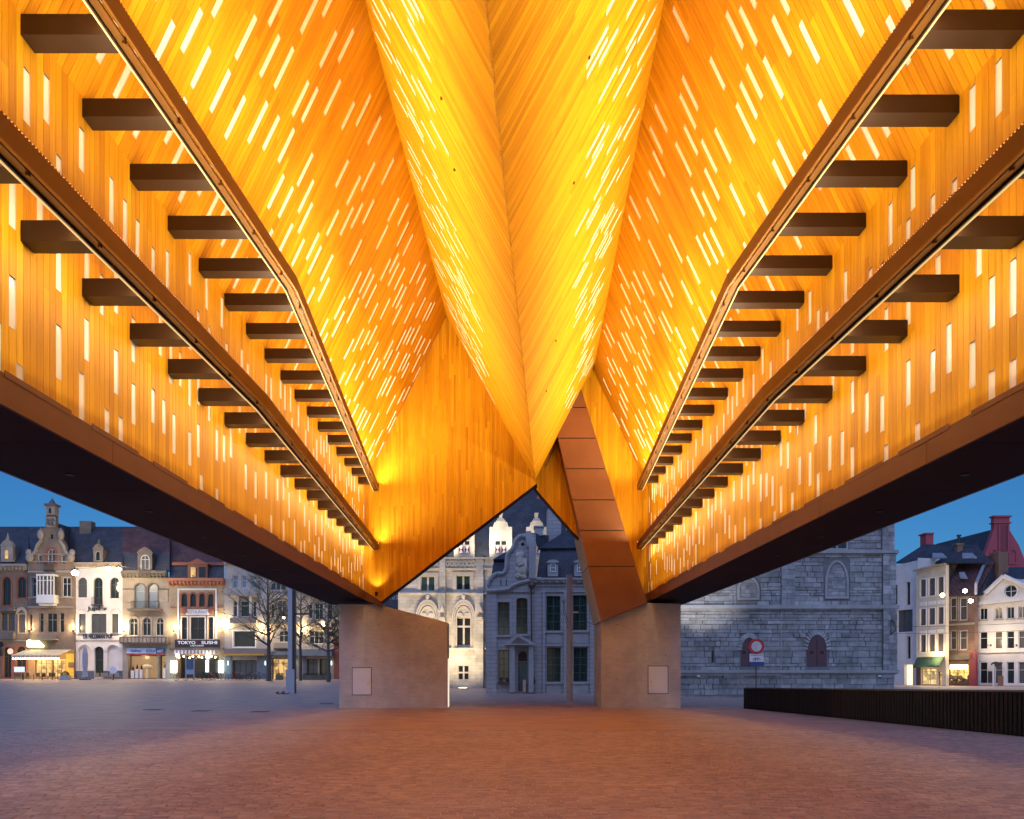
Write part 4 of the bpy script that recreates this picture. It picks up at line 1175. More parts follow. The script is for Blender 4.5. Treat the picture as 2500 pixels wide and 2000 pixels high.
for x in (450, 516):
    mb = MB(); mb.ball(f.pt(x, 1492, 0.1), 0.45, 0.15, 0.45); mb.build('mosaic', M_redtrim, f.root)
f.box('string_course', 416, 1481.5, 547, 1484, 0, 0.1, M_redtrim)
sg = f.box('sushi_sign', 429, 1562, 537, 1581.5, 0, 0.3, pm('sign_dark', (0.035, 0.02, 0.025), 0.5))
Mt = glow('sign_letters', (0.75, 0.85, 1.0), 0.55)
f.text('TOKYO', 436, 1565.5, 479, 1573, 0.31, Mt, sg, bold=0.012); f.text('SUSHI', 494, 1565.5, 532, 1573, 0.31, Mt, sg, bold=0.012); f.text('& RESTAURANT', 467, 1575, 500, 1578.5, 0.31, Mt, sg)
f.box('shop_lintel', 416, 1581.5, 548, 1587, 0, 0.5, M_stone_d)
aw = MB(); N_ = 24
for k in range(N_):
    x0 = 432 + k * 4.3; q = f.outline(x0, 1588, x0 + 4.3, 1597); f.prism(aw, q, 0.9, 0.95, k % 2)
aw.build('awning_valance', [M_whitef, pm('awning_grey', (0.2, 0.23, 0.25), 0.8)], f.root)
rm = MB(); rm.box(f.pt(430, 0).x, f.pt(534, 0).x, YH + 1.7, YH + 1.75, f.zb, f.z(1598)); rm.build('back_room_wall', pm('red_room', (0.30, 0.10, 0.06), 0.8), f.root)
for k in range(9):
    rb = MB(); q = f.pt(437 + k * 11 + random.uniform(-3, 3), 1603 + random.uniform(-1, 4), -0.4); rb.ball(q, 0.12, n=6, k=4)
    rb.build('room_bulb', glow('warm_bulb', None, None), f.root, q)
for k, (x0, x1) in enumerate(((419, 433), (535, 546))):
    f.box('light_box', x0, 1613, x1, 1643, 0.05, 0.35, glow('cold_box', (0.78, 1.0, 0.92), 3.0))
f.box('light_column', 505, 1612, 511, 1641, 0.2, 0.5, glow('cold_box', None, None))
mb = MB(); mb.ball(f.pt(515, 1602, 1.2), 0.3); mb.build('entrance_globe', glow('globe_warm', (1.0, 0.75, 0.5), 22.0), f.root)
mb = MB(); mb.ball(f.pt(442, 1601, 1.2), 0.22); mb.build('entrance_globe', glow('globe_pink', (1.0, 0.7, 0.7), 10.0), f.root)
f.lamp(482, 1606, 0.8, 120, (1, 0.6, 0.3)); f.lamp(426, 1628, 1.2, 60, (0.75, 1, 0.9)); f.lamp(541, 1628, 1.2, 60, (0.75, 1, 0.9))
f.roof('mansard', [(414, 1413, 0), (546, 1413, 0), (546, 1379, 1.0), (414, 1379, 1.0)], M_slate)
f.roof('roof', [(414, 1377, 1.0), (546, 1377, 1.0), (546, 1310, 5), (414, 1300, 5)], M_slate2)
f.box('roof_trim', 414, 1371, 546, 1378.5, -1.2, -0.7, M_redtrim)
f.box('dormer', 459, 1378, 507, 1413, -1.8, 0.1, M_redtrim)
for x0, x1, gm in ((465, 480, M_lit), (486, 503, M_glass)): f.window(x0, 1384, x1, 1411, None, 1, (), M_brownf, gm, hole=False, name='dormer_window').location += f.n * 0.11
f.shape('dormer_gable', [(455, 1378), (511, 1378), (483, 1364)], -1.0, 0.25, M_redtrim)

# --- grey house, half behind the trees
f = Facade('grey_house', 'pale grey house with an oriel and a wide picture window behind the trees', 'house', 548, 653, YH, base=HB, group=GR)
for x0, x1 in ((568, 581), (589.5, 602), (611, 623)): f.window(x0, 1405, x1, 1436, None, 1, (0.6,), M_whitef, M_glass_blue)
f.window(569, 1467, 579.5, 1506, None, 1, (0.7,), M_whitef, M_glass); f.window(587, 1467, 609.5, 1506, None, 1, (0.7,), M_whitef, M_glass_g); f.window(617, 1467, 626, 1506, None, 1, (0.7,), M_whitef, M_glass)
f.window(570, 1541, 623, 1580, None, 1, (), M_whitef, M_glass, surround=M_whitef)
f.window(567, 1612, 627, 1660, None, 4, (0.85,), M_darkf, M_glass_w, name='shop_window', deep=0.6)
f.wall([(548, 1664), (653, 1664), (653, 1378), (548, 1378)], pm('grey_render', (0.36, 0.35, 0.34), 0.75, 0.1, 1, stain=0.2))
cornice(f, 548, 653, 1368, 1380, 0.5, M_stone)
f.box('oriel_cap', 562, 1450, 633, 1457, 0, 0.9, M_stone); f.box('oriel_foot', 566, 1509, 630, 1522, 0, 0.8, M_stone); f.box('oriel_side', 582, 1457, 585.5, 1509, 0, 0.6, M_white); f.box('oriel_side', 611.5, 1457, 615, 1509, 0, 0.6, M_white)
f.box('sign_band', 550, 1584, 653, 1597, 0, 0.5, pm('band_grey', (0.15, 0.14, 0.16), 0.6)); f.box('awning_edge', 551, 1597, 652, 1601, 0.4, 1.4, pm('awning_gold', (0.55, 0.33, 0.05), 0.6))
f.box('shop_front', 550, 1602, 566, 1664, 0, 0.1, pm('shop_blue_grey', (0.14, 0.17, 0.22), 0.6)); f.box('shop_front', 628, 1602, 653, 1664, 0, 0.1, pm('shop_blue_grey', None))
for x in (557, 648): f.box('tube_lamp', x, 1614, x + 1.5, 1624, 0.1, 0.25, glow('cold_box', None, None))
f.roof('roof', [(548, 1368, 0), (653, 1368, 0), (653, 1320, 5), (548, 1320, 5)], M_slate)

f = Facade('ornate_house', 'cream house with a little pediment and arched top window behind the mast', 'house', 653, 736, YH, base=HB, group=GR)
f.window(660, 1418, 698, 1441, 'round', 3, (), M_whitef, M_glass)
f.window(661, 1474, 670, 1508, None, 1, (0.66,), M_whitef, M_glass); f.window(677, 1466, 699, 1506, None, 2, (0.66,), M_whitef, M_glass_w, surround=M_stone)
f.window(681, 1540, 704, 1568, 'seg', 2, (0.6,), M_whitef, M_glass); f.window(664, 1608, 704, 1660, None, 3, (0.8,), M_darkf, M_lit, name='shop_window', deep=0.6)
f.wall([(653, 1664), (736, 1664), (736, 1395), (653, 1395)], pm('cream_render', (0.44, 0.39, 0.32), 0.75, 0.1, 1, stain=0.2))
f.shape('pediment', [(668, 1461), (705, 1461), (705, 1458), (687, 1449), (669, 1458)], 0, 0.4, M_white)
f.box('string_course', 653, 1444, 736, 1447, 0, 0.2, M_stone); f.box('string_course', 653, 1520, 736, 1524, 0, 0.3, M_stone); f.railing(672, 1572, 706, 1584, 0.6, M_iron)
f.box('awning', 655, 1591, 736, 1600, 0, 1.2, pm('awning_grey', None)); f.box('tube_lamp', 720, 1614, 721.5, 1624, 0.1, 0.25, glow('cold_box', None, None))
f.roof('roof', [(653, 1395, 0), (736, 1395, 0), (736, 1340, 5), (653, 1340, 5)], M_slate)

f = Facade('corner_house', 'cream house with a grey terrace awning just left of the pier', 'house', 736, 830, YH, base=HB, group=GR)
f.window(753, 1475, 763, 1510, None, 1, (0.66,), M_whitef, M_glass); f.window(769, 1473, 789, 1513, None, 2, (0.66,), M_whitef, M_glass_g); f.window(800, 1475, 812, 1512, None, 1, (0.66,), M_whitef, M_glass)
f.window(755, 1540, 790, 1572, None, 3, (0.6,), M_whitef, M_glass); f.window(749, 1609, 776, 1650, None, 2, (0.8,), M_darkf, M_glass_w, deep=0.6); f.window(780, 1609, 806, 1660, None, 2, (), M_darkf, M_glass, name='terrace_door', deep=0.6)
f.wall([(736, 1664), (830, 1664), (830, 1440), (736, 1440)], pm('cream_render', None))
f.box('string_course', 738, 1458, 815, 1462, 0, 0.3, M_stone); f.box('oriel_foot', 750, 1516, 796, 1530, 0, 0.6, M_stone)
f.box('awning', 731, 1586, 816, 1602, 0, 1.8, pm('awning_grey', None)); f.box('shop_front', 740, 1603, 748, 1664, 0, 0.1, pm('shop_blue_grey', None)); f.box('tube_lamp', 809, 1614, 810.5, 1624, 0.1, 0.25, glow('cold_box', None, None))
f.box('corner_pier', 816, 1560, 830, 1664, 0, 0.4, pm('red_room', None))
f.roof('roof', [(736, 1440, 0), (830, 1440, 0), (830, 1390, 5), (736, 1390, 5)], M_slate)
FH = f

# ------------------------------------------------------------------ gothic cloth hall, floodlit
M_lime = brickmat('limestone', (0.50, 0.44, 0.36), (0.40, 0.36, 0.30), (0.34, 0.30, 0.25), 0.62, 0.30, 0.015, 'xz', 0.8, 0.3, 0.28)
M_lime_p = pm('limestone_carved', (0.52, 0.46, 0.38), 0.8, 0.16, 1.5, 0.1, stain=0.3)
YG = 72.0
f = Facade('cloth_hall', 'floodlit pale gothic stone hall with pointed windows and stepped dormers', 'hall', 972, 1186, YG, base=1684)
def gothic(x0, y0, x1, y1):
    f.window(x0, y0, x1, y1, None, 2, (), M_lime_p, M_glass_g, fw=0.05, surround=M_lime_p, sw=0.3, bw=0.16)
gothic(1027.5, 1407, 1061, 1443); gothic(1114, 1405, 1148, 1440)
for x0, x1 in ((1027, 1062), (1114.5, 1149.5)):
    f.window(x0, 1508, x1, 1576, None, 2, (0.69,), M_lime_p, M_glass, fw=0.06, bw=0.16)
f.window(1118.5, 1624.5, 1145, 1660, None, 2, (0.5,), M_lime_p, M_glass, fw=0.05, bw=0.14); f.window(1030, 1624.5, 1056, 1660, None, 2, (0.5,), M_lime_p, M_glass, fw=0.05, bw=0.14)
f.wall([(972, 1690), (1340, 1690), (1340, 1388), (972, 1388)], M_lime, 0.8)
for c in (1044, 1132):
    for r, d in ((29, 0.30), (25, 0.22), (20, 0.14)):
        o = [(c - r, 1576), (c - r, 1515)]; 
        arc = [(c - r * math.cos(k / 8 * math.pi / 2) ** 0.9, 1515 - (r * 1.75) * math.sin(k / 8 * math.pi / 2)) for k in range(9)]
        arcR = [(2 * c - a, b) for a, b in arc[::-1]]
        ri = r - 3.2
        inn = [(c - ri * math.cos(k / 8 * math.pi / 2) ** 0.9, 1515 - (ri * 1.72) * math.sin(k / 8 * math.pi / 2)) for k in range(9)]
        innR = [(2 * c - a, b) for a, b in inn[::-1]]
        f.shape('arch_moulding', [(c - r, 1582)] + arc + arcR + [(c + r, 1582), (c + ri, 1582)] + inn[::-1] and
                [(c - r, 1582)] + arc + arcR + [(c + r, 1582), (c + ri, 1582)] + [(2 * c - a, b) for a, b in inn] + inn[::-1] + [(c - ri, 1582)], 0, d, M_lime_p)
    for q in (-9, 9): f.shape('trefoil', [(c + q + 8 * math.cos(k / 6 * math.pi), 1505 - 9 * math.sin(k / 6 * math.pi)) for k in range(7)], 0, 0.1, M_lime_p)
    mb = MB(); mb.ball(f.pt(c, 1457, 0.2), 0.2, 0.15, 0.28, 7, 5); mb.tube(f.pt(c, 1464, 0.2), f.pt(c, 1450, 0.2), 0.08); mb.build('finial', M_lime_p, f.root)
for y0, y1, d in ((1448, 1452, 0.25), (1582, 1586, 0.3), (1388, 1392, 0.3), (1362, 1366, 0.45)): f.box('string_course', 973, y0, 1340, y1, 0, d, M_lime_p)
for x0, x1 in ((1074, 1088), (1163, 1180)):
    f.box('buttress', x0, 1366, x1, 1450, 0, 0.35, M_lime); f.box('buttress', x0 - 3, 1450, x1, 1690, 0, 0.65, M_lime)
    f.shape('niche_canopy', [(x0 + 1, 1496), (x1 - 1, 1496), ((x0 + x1) / 2, 1478)], 0.4, 0.95, M_lime_p); f.box('niche_foot', x0 + 1, 1508, x1 - 1, 1514, 0.4, 0.95, M_lime_p)
f.box('plinth', 972, 1664, 1186, 1690, 0, 0.2, M_lime)
f.box('parapet', 972, 1366, 1340, 1388, -0.3, 0.2, M_lime_p)
for k in range(20):
    c = 978 + k * 10.5; ring = [(c + 4.6 * math.cos(j / 10 * 2 * math.pi), 1377 + 8 * math.sin(j / 10 * 2 * math.pi)) for j in range(10)]
    mb = MB(); o = [f.uz(*p) for p in ring]; f.ringp(mb, o, f.inset(o, 0.09), 0.2, 0.32); mb.build('parapet_tracery', M_lime_p, f.root, f.at(*o[0]))
for x0, x1 in ((1108, 1158), (1195, 1250), (1285, 1335), (1384, 1420)):
    c = (x0 + x1) / 2; w = (x1 - x0) / 2
    f.shape('stepped_dormer', [(x0, 1364), (x1, 1364), (x1, 1286), (x1 - w * 0.3, 1286), (x1 - w * 0.45, 1274), (c + w * 0.32, 1274), (c + w * 0.32, 1266), (c + w * 0.14, 1264), (c + w * 0.14, 1254),
                              (c - w * 0.14, 1254), (c - w * 0.14, 1264), (c - w * 0.32, 1266), (c - w * 0.32, 1274), (x0 + w * 0.45, 1274), (x0 + w * 0.3, 1286), (x0, 1286)], -1.6, -0.1, M_lime_p)
    f.box('dormer_cap', c - w * 0.2, 1252, c + w * 0.2, 1255, -1.0, 0.0, M_lime_p); f.box('dormer_cap', c - w * 0.42, 1271, c + w * 0.42, 1275, -1.2, 0.02, M_lime_p)
    win = f.window(c - 15, 1319, c + 15, 1352, None, 2, (0.62,), M_lime_p, M_glass, hole=False, bw=0.12, name='dormer_window'); win.location += f.n * -0.06
    for q in (-7.5, 7.5):
        sb = MB(); a, b_ = c + q - 6, c + q + 6
        f.prism(sb, f.outline(a, 1333, b_, 1351), 0.0, 0.03, 0); m_ = c + q
        for tri in (((a + 1, 1333.5), (b_ - 1, 1333.5), (m_ + 1, 1342), (m_ - 1, 1342)), ((m_ - 1, 1343), (m_ + 1, 1343), (b_ - 1, 1350.5), (a + 1, 1350.5))):
            sb.poly([f.pt(*t, 0.04) for t in tri], 1)
        sb.build('painted_shutter', [pm('shutter_red', (0.16, 0.025, 0.035), 0.5), M_whitef], f.root, f.pt(a, 1351))
f.roof('roof', [(960, 1364, 0.6), (1460, 1364, 0.6), (1460, 1120, 9), (960, 1120, 9)], M_slate)
f.dbox('flag_dormer', 1312, 1198, 1327, 1222, 5.5, 2.0, M_whitef)
mb = MB(); mb.poly([P(1310, 1223, YG + 5.4), P(1329, 1223, YG + 5.4), P(1323, 1204, YG + 5.4), P(1313, 1195, YG + 5.4)]); mb.build('painted_shutter', pm('shutter_orange', (0.6, 0.1, 0.04), 0.5), f.root)
f.dbox('roof_turret', 1335, 1240, 1370, 1330, 3.5, 3.0, M_slate)
# in-ground floodlights that wash the hall
gl = empty('ground_floodlight', (f.pt(1132, 1685, 1.6).x, f.pt(1132, 1685, 1.6).y, 0.40), 'round floodlight sunk in the paving before the gothic hall', 'floodlight')
mb = MB(); c_ = wloc(gl); mb.tube(c_ + Vector((0, 0, 0.0)), c_ + Vector((0, 0, 0.05)), 0.42, 0.42, 14); mb.build('rim', M_zinc, gl)
mb = MB(); mb.tube(c_ + Vector((0, 0, 0.05)), c_ + Vector((0, 0, 0.07)), 0.36, 0.36, 14); mb.build('lens', glow('floor_lens', (1.0, 0.88, 0.62), 10.0), gl)
def spot(p, tgt, power, col, ang=100, blend=0.8, r=0.2, name='flood'):
    d = bpy.data.lights.new(name, 'SPOT'); d.energy = power; d.color = col; d.spot_size = math.radians(ang); d.spot_blend = blend; d.shadow_soft_size = r
    o = bpy.data.objects.new(name, d); COL.objects.link(o); o.location = p
    o.rotation_euler = (Vector(tgt) - Vector(p)).to_track_quat('-Z', 'Y').to_euler(); return o
for x in (1000, 1066, 1132): spot(f.pt(x, 1680, 5.0), f.pt(x, 1500, 0), K_GOTH, (1.0, 0.80, 0.52), 110)
for x in (1093, 1180, 1268): spot(f.pt(x, 1348, 1.3), f.pt(x, 1290, -1.5), K_DORM, (1.0, 0.86, 0.62), 130)
spot(f.pt(1170, 1300, 2.0), f.pt(1225, 1270, -1.0), K_DORM, (1.0, 0.9, 0.7), 120)
for x in (1092, 1182):
    fl_ = empty('parapet_floodlight', f.pt(x, 1362, 0.2), 'small round floodlight on the gothic parapet ' + ('left of the shuttered dormer' if x < 1100 else 'beside the curved gable'), 'floodlight')
    mb = MB(); mb.ball(f.pt(x, 1358, 0.2), 0.16, 0.16, 0.16, 8, 6); mb.build('lamp_head', M_iron, fl_); mb = MB(); mb.tube(f.pt(x, 1366, 0.2), f.pt(x, 1360, 0.2), 0.05); mb.build('bracket', M_iron, fl_)

# ------------------------------------------------------------------ baroque gabled house
M_ash = brickmat('ashlar_grey', (0.37, 0.36, 0.36), (0.34, 0.33, 0.33), (0.22, 0.22, 0.23), 0.8, 0.30, 0.02, 'xz', 0.75, 0.35, 0.10)
M_ash_p = pm('ashlar_plain', (0.37, 0.36, 0.355), 0.75, 0.12, 1.2, 0.06, stain=0.25)
f = Facade('baroque_house', 'blue grey stone house with a curved relief gable and a slate mansard roof', 'house', 1187, 1490, 60.0, base=1699)
for x0, y0, x1, y1 in ((1216, 1470.5, 1244, 1550), (1260.6, 1460, 1288, 1548), (1334, 1455, 1368.6, 1540), (1399, 1453, 1433.5, 1539), (1217, 1587, 1243, 1659), (1335, 1581.6, 1369, 1665), (1400, 1581, 1434.6, 1664.6), (1455, 1453, 1480, 1539), (1455, 1581, 1480, 1664)):
    f.window(x0, y0, x1, y1, 'seg' if x0 == 1260.6 else None, 2, (0.25, 0.5, 0.72), M_greenf, M_glass_g, deep=0.25, fw=0.06, sill=M_ash_p, bw=0.05)
f.window(1265, 1589, 1288, 1689, 'round', 1, (0.74,), M_ash_p, M_darkf, name='doorway', deep=0.4, fw=0.03)
f.wall([(1187, 1705), (1490, 1705), (1490, 1414), (1187, 1446)][:0] or [(1187, 1705), (1490, 1705), (1490, 1416), (1298, 1416), (1298, 1440), (1250, 1436), (1187, 1443)], M_ash, 0.6)
f.box('door_leaf', 1268, 1617, 1287, 1688, -0.35, -0.28, pm('door_green', (0.10, 0.17, 0.15), 0.5))
f.box('door_panel', 1276, 1660, 1284, 1689, -0.2, 0.3, pm('parcel_pink', (0.45, 0.33, 0.30), 0.7))
for x0, x1 in ((1244, 1257), (1290, 1302)): f.box('porch_column', x0, 1577, x1, 1690, 0, 0.55, M_ash_p)
f.shape('porch_pediment', [(1233, 1576), (1303.6, 1576), (1303.6, 1571), (1264, 1549.5), (1233, 1571)], 0, 0.75, M_ash_p)
f.shape('porch_recess', [(1246, 1572), (1292, 1572), (1264, 1556)], 0.75, 0.77, M_stone_d)
for x0, x1 in ((1217, 1243), (1292, 1305)):
    bx = f.box('flower_box', x0, 1664, x1, 1670, 0, 0.3, M_brownf); mb = MB()
    for k in range(26): mb.ball(f.pt(random.uniform(x0, x1), random.uniform(1655, 1665), random.uniform(0, 0.35)), 0.09, n=5, k=3)
    mb.build('flowers', pm('box_plant', (0.09, 0.07, 0.05), 0.8, 0.4, 6), f.root)
cornice(f, 1298, 1490, 1412, 1424, 0.4, M_ash_p); f.box('string_course', 1298, 1442, 1490, 1446, 0, 0.12, M_ash_p); f.box('string_course', 1300, 1430, 1490, 1432, 0, 0.12, M_ash_p)
for x0, x1 in ((1189, 1213), (1303, 1322), (1324, 1331), (1376, 1384), (1440, 1450)): f.box('pilaster', x0, 1446, x1, 1697, 0, 0.14, M_ash)
for x in (1334, 1399): f.box('wall_panel', x, 1668, x + 36, 1696, 0, 0.05, M_ash_p); f.box('wall_panel', x, 1547, x + 36, 1570, 0, 0.05, M_ash_p); f.box('window_hood', x - 1, 1572, x + 37, 1578, 0, 0.2, M_ash_p); f.box('cellar_vent', x + 6, 1696.5, x + 30, 1699, 0.05, 0.08, M_black)
def g5(x, y): return (1190 + x / 7.5, 1230 + y / 7.5)
gp = [g5(*p) for p in ((-10, 1620), (0, 1600), (0, 1500), (30, 1410), (90, 1330), (180, 1280), (260, 1290), (310, 1270), (345, 1180), (355, 960), (390, 900), (460, 830), (500, 700), (560, 620), (620, 590), (690, 610), (700, 560), (880, 560), (890, 780), (870, 880), (880, 1460), (880, 1620))]
f.shape('curved_gable', gp, -0.5, 0.15, M_ash)
top = gp[2:17]
mb = MB()
for a, b in zip(top, top[1:]):
    p, q = f.pt(*a, 0.22), f.pt(*b, 0.22); mb.tube(p, q, 0.16, 0.16, 6)
mb.build('gable_moulding', M_ash_p, f.root)
mb = MB()
bot = [g5(*p) for p in ((0, 1600), (200, 1590), (380, 1570), (440, 1515), (560, 1465), (700, 1425), (890, 1385), (980, 1385))]
for a, b in zip(bot, bot[1:]): mb.tube(f.pt(*a, 0.25), f.pt(*b, 0.25), 0.15, 0.15, 6)
mb.build('gable_moulding', M_ash_p, f.root)
f.shape('gable_cap', [g5(*p) for p in ((690, 600), (700, 515), (790, 510), (900, 770), (900, 800), (720, 800))], -0.6, 0.4, M_ash_p)
f.box('gable_pier', *g5(755, 800), *g5(880, 1380), 0, 0.5, M_ash_p)
mb = MB()        # a crouching stone figure in relief
def B(x, y, r, d=0.16, ry=None): mb.ball(f.pt(*g5(x, y), d), r, 0.16, ry or r, 9, 6)
B(620, 950, 0.30); B(600, 1060, 0.36, 0.2, 0.45); B(660, 1090, 0.34, 0.2, 0.4); B(610, 1220, 0.46, 0.18, 0.4); B(690, 1230, 0.3, 0.18, 0.5); B(560, 1330, 0.24, 0.2, 0.22); B(660, 1350, 0.3, 0.2, 0.2); B(560, 960, 0.2, 0.16, 0.3)
mb.tube(f.pt(*g5(560, 1150), 0.3), f.pt(*g5(660, 1100), 0.32), 0.12, 0.09); mb.tube(f.pt(*g5(690, 1050), 0.25), f.pt(*g5(720, 1300), 0.22), 0.14, 0.12); mb.tube(f.pt(*g5(540, 1300), 0.25), f.pt(*g5(700, 1380), 0.22), 0.16, 0.12)
mb.build('relief_figure', M_lime_p, f.root, smooth=True)
mb = MB(); mb.tube(f.pt(*g5(645, 750), 0.1), f.pt(*g5(645, 750), 0.17), 0.13, 0.13, 12); mb.build('round_opening', M_black, f.root)
for x in (245, 345): f.box('gable_slot', *g5(x - 6, 1385), *g5(x + 6, 1500), 0.15, 0.17, M_black)
f.roof('side_roof', [(*g5(70, 1330), 0.3), (*g5(340, 1270), 0.3), (*g5(345, 1030), 0.9), (*g5(120, 1010), 0.9)], M_slate); f.roof('side_roof', [(*g5(105, 1015), 0.6), (*g5(345, 1015), 0.6), (*g5(400, 900), 2), (*g5(320, 890), 2)], M_slate)
f.roof('mansard', [(*g5(900, 1370), 0.2), (1500, 1409, 0.2), (1500, 1337, 1.6), (*g5(970, 820), 1.6)], M_slate); f.roof('roof', [(*g5(950, 815), 1.3), (1500, 1336, 1.3), (1500, 1268, 5), (1404, 1280, 5)], M_slate)
f.roof('roof', [(*g5(790, 530), 2), (*g5(1120, 580), 5), (*g5(1120, 700), 4), (*g5(950, 820), 2)], M_slate)
f.dbox('chimney', *g5(870, 425), *g5(1020, 580), 3.2, 1.0, M_ash_p); f.dbox('chimney_cap', *g5(855, 400), *g5(1040, 425), 3.1, 1.2, M_ash_p)
f.dbox('chimney', *g5(1100, 90), *g5(1350, 700), 5.0, 1.5, M_ash)
for x0, x1 in ((1337, 1362), (1402, 1427)):
    f.box('dormer', x0, 1372, x1, 1408, -1.2, 0.25, M_ash_p); f.shape('dormer_head', [(x0 - 2, 1376)] + [((x0 + x1) / 2 - 14.5 * math.cos(k / 8 * math.pi), 1374 - 6 * math.sin(k / 8 * math.pi)) for k in range(9)] + [(x1 + 2, 1376)], -0.6, 0.4, M_ash_p)
    f.window(x0 + 6, 1375, x1 - 6, 1398, 'round', 2, (0.45,), M_whitef, M_glass_g, hole=False, name='dormer_window').location += f.n * 0.26
mb = MB(); mb.tube(f.pt(1296, 1432, 0.5), f.pt(1298, 1640, 0.45), 0.07, 0.07, 6); mb.ball(f.pt(1298, 1431, 0.5), 0.28, n=6, k=4); mb.build('drain_pipe', M_brownf, f.root)

# ------------------------------------------------------------------ belfry foot: rough stone wall
YB = 57.0
M_bel = pm('tower_stone', (0.32, 0.318, 0.315), 0.88, 0.30, 2.0, 0.45, tone=0.24, stain=0.36)
M_bel_j = pm('tower_joint', (0.17, 0.17, 0.17), 0.95, 0.2, 4)
M_bel_s = pm('tower_dressing', (0.34, 0.335, 0.335), 0.8, 0.15, 2.0, 0.15, stain=0.25)
f = Facade('belfry', 'rough grey stone belfry tower with blocked pointed windows and two purple doors', 'tower', 1600, 2190, YB, base=1708)
tw = f
f.wall([(1600, 1712), (2183, 1712), (2183, 900), (1600, 900)], M_bel_j, 3.0)
wallo = f.root.children[-1] if False else None
for o in COL.objects:
    if o.parent == f.root and o.name.startswith('wall'): wallo = o
# blocks: rows of uneven stones; openings are left free
openings = [(1797, 1405, 1856, 1466, 'w'), (2010, 1362, 2074, 1464, 'w'), (1805, 1548, 1852, 1630, 'd'), (1966, 1548, 2022, 1630, 'd'), (1736, 1586, 1744, 1618, 's'), (2012, 1290, 2072, 1348, 'w')]
blocks = []
zpix = YB / F
y = 1710.0
while y > 1180:
    hrow = random.choice((6.5, 8, 9, 11, 13, 15)) if y < 1640 else random.uniform(12, 17)
    yt = y - hrow
    if (1628 < y < 1652) or False: pass
    x = 1600.0 + random.uniform(0, 20)
    while x < 2183:
        w = random.choice((10, 15, 20, 26, 34, 46, 60)) * random.uniform(0.8, 1.2)
        x1 = min(2183, x + w)
        if 2183 - x1 < 9: x1 = 2183
        hit = any(x1 > a and x < c and y > b and yt < d for a, b, c, d, _ in openings)
        if not hit: blocks.append((x, yt, x1, y))
        else:
            for a, b, c, d, _ in openings:       # shorten stones that run into an opening
                if x1 > a and x < c and y > b and yt < d:
                    if x < a - 4: blocks.append((x, yt, a, y))
                    if x1 > c + 4: blocks.append((c, yt, x1, y))
        x = x1
    y = yt
vis_ = lambda b: b[2] > 1664 and b[3] > (1645 - (min(max(b[2], b[0]), 2489) - 1226) * 0.386) 
order = sorted(range(len(blocks)), key=lambda i: -((blocks[i][2] - blocks[i][0]) * (blocks[i][3] - blocks[i][1]) if vis_(blocks[i]) else 0))
bigs = set(order[:300])
st = MB()
def stone_block(mb, b):
    x0, y0, x1, y1 = b
    d = random.uniform(0.02, 0.13); j = 0.22
    q = [(x0 + j, y1 - j), (x1 - j, y1 - j), (x1 - j, y0 + j), (x0 + j, y0 + j)]
    a = [f.pt(*p, -0.02) for p in q]
    c = [f.pt(p[0] + random.uniform(-0.6, 0.6) + (0.6 if k in (0, 3) else -0.6), p[1] + random.uniform(-0.5, 0.5) + (-0.5 if k < 2 else 0.5), d * random.uniform(0.6, 1.1)) for k, p in enumerate(q)]
    mb.hexa(a + c, 0, min(1, max(0, random.gauss(0.5, 0.25))), skip=(0,))
for i, b in enumerate(blocks):
    if i in bigs:
        m1 = MB(); stone_block(m1, b); m1.build('stone', M_bel, wallo, f.pt(b[0], b[3]))
    else: stone_block(st, b)
tag(st.build('stonework', M_bel, wallo), kind='stuff')
for y0, y1, d in ((1344, 1352, 0.30), (1478, 1487, 0.32), (1636, 1643, 0.35)):
    f.box('string_course', 1600, y0, 2190, y1, 0, d, M_bel_s); f.box('string_course', 1600, y1, 2188, y1 + 3, 0, d * 0.5, M_bel_s)
f.box('plinth', 1600, 1643, 1905, 1650, 0, 0.2, M_bel_s)
def blocky(name, x0, y0, x1, y1, d):
    o = f.box(name, x0, y0, x1, y1, 0, d, M_bel_j); yy = y1
    while yy > y0 + 3:
        h = random.uniform(9, 15); xx = x0
        while xx < x1 - 1:
            w = random.uniform(10, 20); xe = min(x1, xx + w); xe = x1 if x1 - xe < 5 else xe
            m1 = MB(); q = f.outline(xx + 0.3, max(y0, yy - h) + 0.3, xe - 0.3, yy - 0.3); f.prism(m1, q, d - 0.01, d + random.uniform(0.02, 0.06), 0, random.random()); m1.build('quoin', M_bel, o, f.pt(xx, yy)); xx = xe
        yy -= h
blocky('pilaster', 1905, 1360, 1938, 1478, 0.22)
blocky('corner_buttress', 2152, 1487, 2186, 1636, 0.25); blocky('corner_buttress', 2152, 1354, 2184, 1478, 0.22); blocky('corner_buttress', 2150, 1200, 2180, 1344, 0.22)
f.box('wall_joint', 1904.4, 1487, 1906.4, 1700, 0.06, 0.12, M_bel_s)
